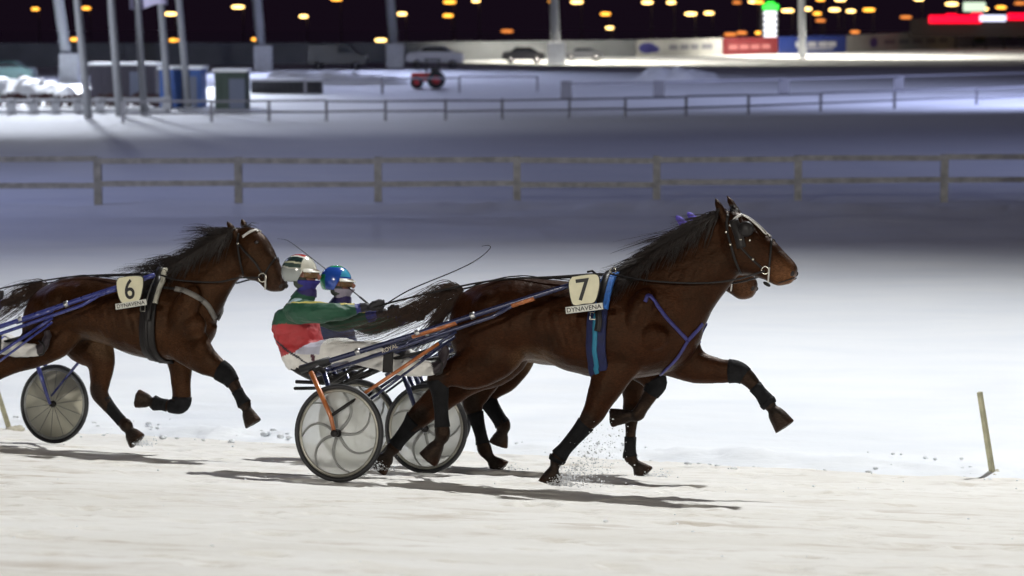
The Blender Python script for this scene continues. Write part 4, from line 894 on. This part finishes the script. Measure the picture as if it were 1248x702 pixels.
# ---------------------------------------------------------------- poles and masts
def mast(px, pyb, ptop_px, w_px, label, head=True, foot=True, name='light_mast', H=15.0, power=0, col=(1, 1, 1), spot=100, aim=None, lean=0):
    g = ground(px, pyb); sc = g[1] / F; root = empty(name, tuple(g)); tag(root, label, 'mast' if name == 'light_mast' else 'flagpole', 'floodlight masts round the track' if name == 'light_mast' else 'bare flagpoles beyond the infield')
    r = w_px * sc / 2; dx = (ptop_px - px) * sc; h0 = (pyb - 0) * sc; tip = np.array((dx * H / max(h0, 1), 0, H))
    V, Fc = tube([tip * q for q in (-.01, .3, .6, 1.0)], [r * 1.05, r, r * .9, r * .7], 10); mesh_obj('pole', V, Fc, M_GREY, root)
    if foot: mesh_obj('concrete_foot', *loft([np.array([(a * f_, b * f_, z) for a, b in ((-1, -1), (1, -1), (1, 1), (-1, 1))]) for f_, z in ((r * 1.75, -.2), (r * 1.75, 1.9), (r * 1.5, 1.95))]), M_CONC, root, False)
    if head:
        hd = MB().box(tip + (0, 0, .1), (1.8, .25, .12)); h_ = hd.build('lamp_bar', M_GREY, root, False)
        for i in (-.65, 0, .65):
            V, Fc = lathe([(.05, .12), (.16, .05), (.2, -.14)], 14); mesh_obj('lamp_head', V + tip + np.array((i, -.2, 0)), Fc, M_GREY, h_)
            V, Fc = lathe([(.01, -.125), (.17, -.125)], 14); mesh_obj('lamp_glass', V + tip + np.array((i, -.2, 0)), Fc, pm('lit lamp glass', (.9, .95, 1), .3, bump=0, emit=6), h_)
    else: mesh_obj('cap', *ellipsoid(tip, (r * 1.2, r * 1.2, r)), M_GREY, root)
    if power:
        ld = bpy.data.lights.new('flood', 'SPOT'); ld.energy = power; ld.color = col; ld.spot_size = math.radians(spot); ld.spot_blend = .8; ld.shadow_soft_size = .5
        lo = bpy.data.objects.new('flood_light', ld); COL.objects.link(lo); lo.parent = root; lo.location = tuple(tip + (0, 0, -.35))
        v = Vector(aim) - (Vector(g) + Vector(tip)); lo.rotation_euler = v.to_track_quat('-Z', 'Y').to_euler()
    return root
BLU = (.62, .68, 1.0); WRM = (1.0, .93, .78)
mast(86, 101, 73, 13, 'thick floodlight mast by the snow heap beside parked trucks', power=300000, col=(.85, .9, 1), aim=tuple(ground(40, 112)), spot=75)
mast(321, 86, 314, 12, 'floodlight mast on white foot left of the red tractor', power=60000, col=BLU, aim=tuple(ground(330, 125)), spot=110)
mast(482, 82, 476, 12, 'floodlight mast on white foot beside the red tractor', power=60000, col=BLU, aim=tuple(ground(470, 130)), spot=110)
mast(678, 78, 675, 12, 'floodlight mast on white foot at start of the lit straight', power=90000, col=WRM, aim=tuple(ground(790, 73)), spot=128)
mast(978, 71, 976, 9, 'slim floodlight mast in front of the blue hoarding', foot=False, power=120000, col=WRM, aim=tuple(ground(1080, 67)), spot=128)
for i, (px, pb, pt, w_) in enumerate(((108, 144, 97, 10), (146, 141, 138, 10), (176, 141, 170, 9), (206, 132, 198, 9), (230, 131, 220, 9))):
    mast(px, pb, pt, w_, ['tall grey flagpole in front of the snow heap', 'grey flagpole before the dark trailer', 'grey flagpole flying a pale flag', 'grey flagpole in front of the blue cabin', 'grey flagpole at right end of the blue cabin'][i], head=False, foot=False, name='flagpole', H=9)
# flag
g = ground(176, 141); sc = g[1] / F; P = []
rows = [np.array([at(158 + 46 * u, 9 - 7 * v - 6 * u + 2 * math.sin(u * 7 + v), g[1] - .05 + .25 * math.sin(u * 6)) for v in np.linspace(-.35, 2.2, 7)]) for u in np.linspace(0, 1, 16)]
V = np.concatenate(rows); Fc = [(i * 7 + j, i * 7 + j + 1, (i + 1) * 7 + j + 1, (i + 1) * 7 + j) for i in range(15) for j in range(6)]
fo = mesh_obj('flag', V, Fc, pm('pale flag cloth', (.55, .52, .72), .8, var=.2)); fo.modifiers.new('s', 'SOLIDIFY').thickness = .01; tag(fo, 'pale lilac flag blowing from a grey flagpole', 'flag')
# near floodlights of the bend and the added fill lamps (their masts stand outside the picture)
for (x, y), H, aim, pw, col, cone, nm in FLOODS:
    z = float(track_z(x, y)) if bank_d(x, y) < EDGE else ZE
    root = empty('light_mast', (x, y, z)); tag(root, {'right': 'tall floodlight mast on the infield ahead of the horses', 'behind_left': 'tall floodlight mast outside the bend behind the runners', 'behind_right': 'tall floodlight mast outside the bend ahead of the runners', 'infield_left': 'added bluish fill mast on the infield behind the runners', 'back_straight': 'added bluish fill mast beside the far end of the back straight', 'paddock': 'added fill mast on the infield lighting the flagpoles and cabins', 'infield_right': 'added bluish fill mast at far end of the wooden fence'}[nm], 'mast', 'floodlight masts round the track')
    mesh_obj('pole', *tube([(0, 0, -.3), (0, 0, H / 2), (0, 0, H)], [.2, .16, .11], 12), M_GREY, root)
    bar = MB().box((0, 0, H + .05), (2.2, .2, .15)).build('lamp_bar', M_GREY, root, False)
    for i in (-.8, 0, .8):
        V, Fc = lathe([(.06, .15), (.2, .06), (.26, -.16)], 14); mesh_obj('lamp_head', V + np.array((i, 0, H - .1)), Fc, M_GREY, bar)
    ld = bpy.data.lights.new('flood', 'SPOT'); ld.energy = pw; ld.color = col; ld.spot_size = math.radians(cone); ld.spot_blend = 1.0; ld.shadow_soft_size = .45
    lo = bpy.data.objects.new('flood_light', ld); COL.objects.link(lo); lo.parent = root; lo.location = (0, 0, H - .4); lo.rotation_euler = (Vector(aim) - Vector((x, y, z + H - .4))).to_track_quat('-Z', 'Y').to_euler()

# ---------------------------------------------------------------- wall and hoardings round the far side
def line_y(x, pts):
    for (a, b), (c, d) in zip(pts[:-1], pts[1:]):
        if x <= c: return b + (d - b) * (x - a) / (c - a)
    return pts[-1][1]
BASE = [(-200, 83), (0, 82), (300, 80), (620, 72), (800, 69), (1035, 64), (1248, 55), (1500, 45)]
TOPY = [(-200, 53), (0, 53), (300, 51.5), (620, 52), (800, 48), (1035, 43), (1248, 34), (1500, 24)]
def panel(x0, x1, name, mat, label, extra=None, cat='hoarding', group=None, dy=0):
    a, b = ground(x0, line_y(x0, BASE)), ground(x1, line_y(x1, BASE)); a = a + (0, dy, 0); b = b + (0, dy, 0)
    ta, tb = at(x0, line_y(x0, TOPY), a[1]), at(x1, line_y(x1, TOPY), b[1]); root = empty(name, tuple((a + b) / 2)); o = np.array(root.location); tag(root, label, cat, group)
    V = [a, b, tb, ta]; V = [v - o for v in V] + [v - o + (0, .25, 0) for v in V]; V[0] -= (0, 0, .3); V[1] -= (0, 0, .3)
    mesh_obj('panel', V, [(0, 1, 2, 3), (7, 6, 5, 4), (0, 4, 5, 1), (3, 2, 6, 7), (0, 3, 7, 4), (1, 5, 6, 2)], mat, root, False)
    ex = (b - a); L = np.linalg.norm(ex); ex = ex / L; Hh = (ta[2] - a[2] + tb[2] - b[2]) / 2
    def mark(u, v, w_, h_, m_, nm='printed_mark', rnd=False):
        c = (a - o) + ex * L * u + np.array((0, -.02, Hh * v)) + np.array((0, 0, (b[2] - a[2]) * u))
        if rnd: pts = [(w_ / 2 * L * math.cos(q), h_ / 2 * Hh * math.sin(q)) for q in np.linspace(0, 2 * math.pi, 16, endpoint=False)]
        else: pts = [(-w_ / 2 * L, -h_ / 2 * Hh), (w_ / 2 * L, -h_ / 2 * Hh), (w_ / 2 * L, h_ / 2 * Hh), (-w_ / 2 * L, h_ / 2 * Hh)]
        V, Fc = prism(pts, .02, c, ex, (0, 0, 1), (0, -1, 0)); mesh_obj(nm, V, Fc, m_, root, False)
    if extra: extra(mark)
    # posts holding the board from behind
    for u in np.linspace(.1, .9, 3): MB().box((a - o) + ex * L * u + np.array((0, .4, Hh * .4)), (.12, .12, Hh)).build('support_post', M_GREY, root, False)
M_WALL = pm('grey wall', (.17, .18, .19), .85, var=.15, nscale=.6, bump=.2, bscale=4); M_HW = pm('white hoarding', (.40, .40, .38), .6, var=.12, nscale=.8, bump=0)
M_HR = pm('red hoarding', (.13, .013, .017), .5, var=.1, nscale=.8, bump=0); M_HB = pm('blue hoarding', (.014, .035, .20), .5, var=.1, nscale=.8, bump=0); M_LOGO = pm('navy print', (.03, .03, .20), .5, bump=0); M_PALE = pm('pale print', (.45, .45, .5), .6, bump=0); M_GP = pm('grey print', (.17, .17, .2), .6, bump=0)
M_GRP = pm('green print', (.05, .14, .05), .6, bump=0); M_YP = pm('yellow print', (.45, .35, .03), .6, bump=0); M_PR = pm('pale red print', (.34, .12, .12), .6, bump=0)
panel(-180, 150, 'boundary_wall', M_WALL, 'long grey boundary wall behind the flagpoles', None, 'wall', 'boundary wall sections')
panel(151, 470, 'boundary_wall', M_WALL, 'grey boundary wall section behind the dark parked van', None, 'wall', 'boundary wall sections')
panel(471, 775, 'boundary_wall', M_WALL, 'grey boundary wall section ending at the white hoarding', None, 'wall', 'boundary wall sections')
def ex1(m):
    m(.12, .5, .20, .62, M_LOGO, 'logo', True); m(.20, .42, .12, .40, M_LOGO, 'logo', True)
    for u, w_ in ((.42, .10), (.55, .10), (.67, .09), (.82, .13)): m(u, .5, w_, .30, M_GP)
panel(776, 880, 'advertising_hoarding', M_HW, 'white hoarding with a round navy logo', ex1, group='advertising hoardings by the far straight')
def ex2(m):
    for u in (.18, .38, .58, .78): m(u, .45, .15, .24, M_PR)
panel(881, 948, 'advertising_hoarding', M_HR, 'dark red hoarding between white and blue ones', ex2, group='advertising hoardings by the far straight')
def ex3(m):
    for u in (.30, .48, .64, .78): m(u, .52, .13, .30, M_PALE)
    m(.55, .25, .5, .10, M_PALE)
panel(949, 1031, 'advertising_hoarding', M_HB, 'blue hoarding with pale lettering behind the slim mast', ex3, group='advertising hoardings by the far straight')
def ex4(m):
    m(.20, .48, .06, .55, M_LOGO, 'logo', True)
    for u in (.33, .45, .57, .70, .82): m(u, .5, .09, .25, M_GP)
panel(1032, 1170, 'advertising_hoarding', M_HW, 'long white hoarding with a small dark emblem', ex4, group='advertising hoardings by the far straight')
def ex5(m):
    m(.16, .6, .12, .45, M_YP, 'logo', True); m(.16, .35, .09, .3, M_GRP, 'logo', True)
    for u in (.40, .58, .76): m(u, .52, .13, .25, M_GRP)
panel(1171, 1290, 'advertising_hoarding', M_HW, 'white hoarding with a green and yellow emblem', ex5, group='advertising hoardings by the far straight')

# ---------------------------------------------------------------- parked things in the paddock
def bevel(o, w_=.06, seg=3):
    m = o.modifiers.new('b', 'BEVEL'); m.width = w_; m.segments = seg; return o
def container(x0, x1, yt, yb, depth, mat, name, label, cat, roof=True, door=True):
    a, b = ground(x0, yb), ground(x1, yb); Y = a[1]; b = at(x1, yb, Y); a = at(x0, yb, Y); H = (yb - yt) * Y / F; W_ = b[0] - a[0]
    root = empty(name, ((a[0] + b[0]) / 2, Y + depth / 2, a[2])); tag(root, label, cat)
    mesh_obj('wall', *(lambda q: (q.V, q.F))(MB().box((0, 0, H / 2), (W_, depth, H))), mat, root, False)
    n = max(3, int(W_ / .35))
    for i in range(n): MB().box((-W_ / 2 + (i + .5) * W_ / n, -depth / 2 - .025, H * .5), (W_ / n * .5, .05, H * .92)).build('wall_rib', mat, root, False)
    if roof: MB().box((0, 0, H + .07), (W_ + .2, depth + .2, .14)).build('snowy_roof', M_FIELD, root, False)
    if door: MB().box((W_ * .22, -depth / 2 - .07, H * .42), (.8, .04, H * .8)).build('door', pm('door grey', (.12, .14, .2), .6), root, False)
    return root
M_CB = pm('cabin blue', (.035, .10, .33), .55, var=.15, nscale=1.5); M_TR = pm('dark trailer', (.035, .03, .05), .6); M_CG = pm('green cabin', (.05, .075, .06), .7); M_HEDGE = pm('brown hedge', (.06, .02, .02), .9)
container(195, 245, 85, 131, 2.2, M_CB, 'site_cabin', 'blue site cabin with snow on its roof', 'cabin')
container(110, 190, 80, 122, 2.4, M_TR, 'horse_trailer', 'dark trailer parked behind the flagpoles', 'trailer')
container(262, 300, 88, 133, 1.8, M_CG, 'ticket_kiosk', 'dark green kiosk beside the blue cabin', 'kiosk')
container(306, 391, 99, 114, 1.5, pm('dark box', (.03, .03, .035), .7), 'storage_box', 'long low dark storage box with snow on top', 'box', door=False)
# board barrier with open bays at the far left
xs = list(range(-40, 205, 27)); G = [ground(x, 139 - .01 * x) for x in xs]; root = empty('board_barrier', tuple(G[4])); o = np.array(root.location); tag(root, 'grey board barrier with open bays below the snow heap', 'barrier')
for g_ in G: MB().box(g_ - o + (0, 0, .35), (.42, .1, .8)).build('board_post', M_FP, root, False)
for h, hh in ((.64, .16), (.10, .18)):
    for a, b in zip(G[:-1], G[1:]):
        MB().box((a + b) / 2 - o + (0, -.09, h), (np.linalg.norm(b - a) * .995, .06, hh)).build('board', M_FP, root, False)
# clipped brown hedge behind the barrier
def scatter_bush(name, x0, x1, yb, hgt, dep, mat, label, n=900, cat='hedge', leaf=.09, dome=False):
    a, b = ground(x0, yb), ground(x1, yb); c = (a + b) / 2; root = empty(name, tuple(c)); W_ = np.linalg.norm(b - a); mb = MB()
    for i in range(n):
        u = random.uniform(-.5, .5); v = random.uniform(-.5, .5); hmax = hgt * (1 - (2 * u) ** 2 * .9 if dome else 1) * (1 + .15 * math.sin(u * 37)); p = np.array((u * W_, v * dep, random.uniform(.0, 1) ** .6 * max(hmax, .05)))
        d = RNG.normal(size=(3, 3)) * leaf; mb.add([p + d[0], p + d[1], p + d[2]], [(0, 1, 2)])
    mb.build('foliage', mat, root, False)
    for i in range(5): mesh_obj('stem', *tube([(W_ * (i - 2) / 6, 0, -.1), (W_ * (i - 2) / 6 + .1, .05, hgt * .4), (W_ * (i - 2) / 6 - .05, 0, hgt * .8)], [.05, .04, .015], 6), pm('bark', (.05, .035, .025), .9), root)
    tag(root, label, cat)
scatter_bush('clipped_hedge', -30, 200, 130, .55, 1.2, M_HEDGE, 'low red-brown hedge behind the board barrier', 2600)
# ploughed snow heaps
def heap(x0, x1, yb, h, dep, label):
    a, b = ground(x0, yb), ground(x1, yb); c = (a + b) / 2; W_ = np.linalg.norm(b - a); n, m = 60, 20; X, Y = np.meshgrid(np.linspace(-.5, .5, n), np.linspace(-.5, .5, m))
    Z = h * np.clip(1 - (2 * np.abs(X)) ** 4, 0, 1) * np.clip(1 - (2 * Y) ** 2, 0, 1) * (1 + .25 * vnoise(X * 9 + 5, Y * 4 + 5, 77, 4)) - .03
    ob = grid_mesh('snow_heap', X * W_, Y * dep, Z, M_FIELD); ob.location = tuple(c); tag(ob, label, 'snow heap', 'ploughed snow heaps')
heap(-40, 98, 121, 1.1, 5, 'long bright snow heap at the foot of the thick mast'); heap(300, 500, 103, .8, 4, 'low snow heap behind the storage box'); heap(770, 880, 100, .9, 3, 'low snow heap along the lit straight')
def car(px0, px1, yb, mat, label, hh=1.45, van=False):
    a, b = ground(px0, yb), ground(px1, yb); L = abs(b[0] - a[0]); L = max(3.6, min(L, 5.4)); c = (a + b) / 2; root = empty('parked_car', tuple(c)); tag(root, label, 'car', 'cars parked by the boundary wall')
    prof = [(-.5, .22), (-.5, .55), (-.46, .68), (-.30, .72), (-.18, 1.0), (.16, 1.0), (.36, .70), (.48, .66), (.5, .5), (.5, .22)] if not van else [(-.5, .18), (-.5, .6), (-.49, .95), (-.44, 1.0), (.2, 1.0), (.34, .62), (.49, .52), (.5, .4), (.5, .18)]
    body = [(x * L, z * hh) for x, z in prof]; W_ = 1.75; V, Fc = prism(body, W_, (0, W_ / 2, 0), (1, 0, 0), (0, 0, 1), (0, -1, 0)); bevel(mesh_obj('body', V, Fc, mat, root, False), .07)
    gl = [(-.28, .73), (-.17, .95), (.14, .95), (.31, .73)] if not van else [(.02, .64), (.02, .92), (.18, .92), (.30, .64)]
    V, Fc = prism([(x * L, z * hh) for x, z in gl], .02, (0, -W_ / 2, 0), (1, 0, 0), (0, 0, 1), (0, -1, 0)); mesh_obj('window', V, Fc, pm('car glass', (.01, .012, .015), .08, bump=0), root, False)
    for x in (-.31, .31):
        for s_ in (-1, 1):
            V, Fc = lathe([(.01, -.1), (.30, -.1), (.32, 0), (.30, .1), (.01, .1)], 18, 'y'); w__ = mesh_obj('wheel', V, Fc, M_BLACK, root, True, (x * L, s_ * (W_ / 2 - .08), .31)); V, Fc = lathe([(.01, -.115), (.17, -.112)], 14, 'y'); mesh_obj('hubcap', V, Fc, M_STEEL, w__)
    for x, mt in ((.495, 'headlight'), (-.495, 'tail_light')):
        for s_ in (-.6, .6): MB().box((x * L, s_, hh * .52), (.06, .3, .13)).build(mt, M_STEEL if x > 0 else pm('red lens', (.3, .01, .01), .3), root, False)
car(375, 448, 84, pm('car black', (.02, .022, .025), .3, .2, coat=.5), 'dark van parked against the wall left of the red tractor', 2.0, True)
car(495, 565, 82, pm('car silver', (.34, .35, .4), .35, .4, coat=.5), 'silver estate car parked behind the red tractor', 1.75)
car(612, 664, 77, pm('car charcoal', (.03, .03, .035), .3, .2, coat=.5), 'charcoal car parked left of the white-footed mast')
car(690, 732, 74, pm('car graphite', (.05, .052, .06), .35, .2, coat=.5), 'dark low car parked right of the white-footed mast', 1.2)
car(-20, 38, 102, pm('car teal', (.04, .10, .10), .35, .2, coat=.5), 'teal car half hidden by the bright snow heap', 1.5)
# red tractor on the back straight
g = ground(521, 108); root = empty('red_tractor', tuple(g)); root.scale = (1.3, 1.3, 1.3); tag(root, 'small red tractor driving on the back straight', 'tractor'); MR = pm('tractor red', (.48, .03, .035), .4, coat=.4)
bevel(MB().box((-.30, 0, .55), (.95, .6, .42)).build('bonnet', MR, root, False), .08); bevel(MB().box((.28, 0, .62), (.6, .75, .3)).build('fender', MR, root, False), .08)
MB().box((.25, 0, 1.38), (.75, .8, .07)).build('roof', M_BLACK, root, False)
for x in (-.05, .55):
    for s_ in (-.36, .36): MB().box((x, s_, 1.0), (.05, .05, .75)).build('roof_post', M_BLACK, root, False)
bevel(MB().box((.32, 0, .86), (.35, .4, .3)).build('seat', M_BLACK, root, False), .05); mesh_obj('steering_wheel', *tube([(.02 + .03 * math.sin(q), .17 * math.cos(q), 1.0 + .14 * math.sin(q)) for q in np.linspace(0, 6.28, 13)], .02, 6, False), M_BLACK, root)
for x, r in ((.42, .42), (-.5, .3)):
    for s_ in (-.48, .48):
        V, Fc = lathe([(.01, -.12), (r * .9, -.12), (r, -.06), (r, .06), (r * .9, .12), (.01, .12)], 18, 'y'); w_ = mesh_obj('wheel', V, Fc, M_BLACK, root, True, (x, s_, r)); V, Fc = lathe([(.01, -.14), (r * .5, -.13)], 12, 'y'); mesh_obj('rim', V, Fc, MR, w_)

# ---------------------------------------------------------------- the lit town behind the wall
def lit(name, c, e): return pm(name, c, .4, emit=e, bump=0, var=.05)
L_OR = lit('sodium lamp', (1.0, .42, .05), 3.0); L_YE = lit('warm lamp', (1.0, .62, .20), 5.0); L_DI = lit('dim sodium lamp', (1.0, .30, .06), .9); L_GY = lit('green yellow lamp', (.75, .8, .08), 1.2)
LAMPS = [(43,11,0),(92,48,0),(105,10,0),(208,17,1),(212,49,0),(290,8.5,1),(313,48,0),(370,20,1),(464,49,1),(490,17,1),(548,2.5,0),(546,19,0),(580,1,1),(410,-1,0),(674,2,0),(703,2.5,1),(738,17,0),(743,34,1),(789,3,1),(818,3,1),(842,17,1),(864,16,1),(890,42,2),(904,40,2),(898,3,2),(919,2,1),(925,2.5,0),(960,13,1),(983,11,1),(996,16.5,0),(1017,12,1),(1037,13.5,1),(1059,12,0),(1000,25,2),(925,40,0),(1024,-.5,1),(1000,-.5,0),(1104,21,2),(1042,39,2),(1160,5,1),(1220,9,0),(1107,42,3),(1243,4,2),(1120,-1,1),(618,38,2),(1198,11,1)]
head_me = {}
WORDS = ['orange', 'yellow-white', 'dim orange', 'greenish']
WHERE = lambda x: 'behind the flagpoles' if x < 260 else 'behind the white-footed masts' if x < 600 else 'behind the lit-straight mast' if x < 770 else 'above the navy-logo hoarding' if x < 875 else 'above the red hoarding' if x < 948 else 'above the blue hoarding' if x < 1031 else 'above the long white hoarding' if x < 1110 else 'round the red illuminated sign'
for i, (px, py, k) in enumerate(LAMPS):
    Y = 268 + (i * 37 % 50) if py > 28 else 290 + (i * 29 % 34); p = at(px, py, Y); gz = float(field_z(p[0], p[1])); hl = max(1.0, p[2] - gz); root = empty('street_lamp', (p[0], p[1], gz)); tag(root, f'{WORDS[k]} street lamp {WHERE(px)}', 'street lamp', f'{WORDS[k]} street lamps {WHERE(px)}')
    s_ = Y / F; vr = .75 + .45 * ((i * 61 % 17) / 16); w_ = 13.0 * s_ * vr; h_ = 3.4 * s_ * (.8 + .3 * vr)
    V, Fc = ellipsoid((0, 0, hl), (w_ / 2, .3, h_ / 2), 12, 8); V = np.array(V); V[:, 0] = np.sign(V[:, 0]) * np.abs(V[:, 0] / (w_ / 2)) ** .6 * (w_ / 2)
    mesh_obj('lamp_head', V, Fc, (L_OR, L_YE, L_DI, L_GY)[k], root); mesh_obj('lamp_hood', *(lambda q: (q.V, q.F))(MB().box((0, 0, hl + h_ * .62), (w_ * .8, .3, h_ * .18))), M_BLACK, root, False)
    mesh_obj('pole', *tube([(w_ * .4, .2, -.2), (w_ * .4, .2, hl * .5), (w_ * .4, .15, hl + h_ * .5)], [.09, .07, .05], 6), pm('dark pole', (.02, .02, .022), .6), root)
# illuminated signs
def sign_box(x0, x1, y0, y1, Y, mat, parent, name, o, t=.5):
    a, b = at(x0, y1, Y), at(x1, y0, Y); c = (a + b) / 2; return bevel(MB().box(c - o, (b[0] - a[0], t, b[2] - a[2])).build(name, mat, parent, False), .12)
Y = 262; p = at(938, 58, Y); root = empty('pylon_sign', tuple(p)); o = p.copy(); tag(root, 'tall lit pylon sign with green top and white panels', 'sign')
MB().box(np.array((0, .5, (at(938, 5, Y) - p)[2] / 2)), (2.0, .3, (at(938, 5, Y) - p)[2])).build('pylon', M_BLACK, root, False)
sign_box(929.5, 949, 5, 12, Y, lit('green sign', (.03, .85, .05), 1.4), root, 'green_top', o); sign_box(934, 944, 2, 5.5, Y, lit('green sign', (.03, .85, .05), 1.4), root, 'green_top', o)
for y0 in (13.5, 20.5, 27.5, 34.5, 41.5): sign_box(931, 946.5, y0, y0 + 5.2, Y, lit('white sign', (.85, .87, .95), 1.3), root, 'white_panel', o)
Y = 275; p = at(1190, 40, Y); root = empty('shop_sign', tuple(p)); o = p.copy(); tag(root, 'long red and white illuminated sign on the dark building', 'sign')
red = lit('red sign', (1.0, .0, .025), 1.5)
sign_box(1132, 1196, 18.5, 28.5, Y, red, root, 'red_panel', o); sign_box(1153, 1166, 16.5, 19, Y, red, root, 'red_panel', o); sign_box(1184, 1197, 15.5, 19, Y, red, root, 'red_panel', o); sign_box(1228, 1275, 16, 24.5, Y, red, root, 'red_panel', o); sign_box(1194, 1226, 18.5, 26, Y - .3, lit('cool white sign', (.72, .76, 1), 1.3), root, 'white_panel', o)
MB().box(at(1190, 34, Y + 1) - o, (16, .6, 2.2)).build('facade', pm('dark facade', (.02, .016, .015), .9), root, False)
p = at(1188, 14, 282); root = empty('lit_board', (p[0], p[1], p[2] - 4)); o = np.array(root.location); tag(root, 'small pale green lit board above the red sign', 'sign'); sign_box(1174, 1201, 2.5, 14, 282, lit('pale green sign', (.62, .80, .62), .9), root, 'panel', o); MB().box((0, .4, 1.8), (.3, .3, 4.4)).build('post', M_BLACK, root, False)
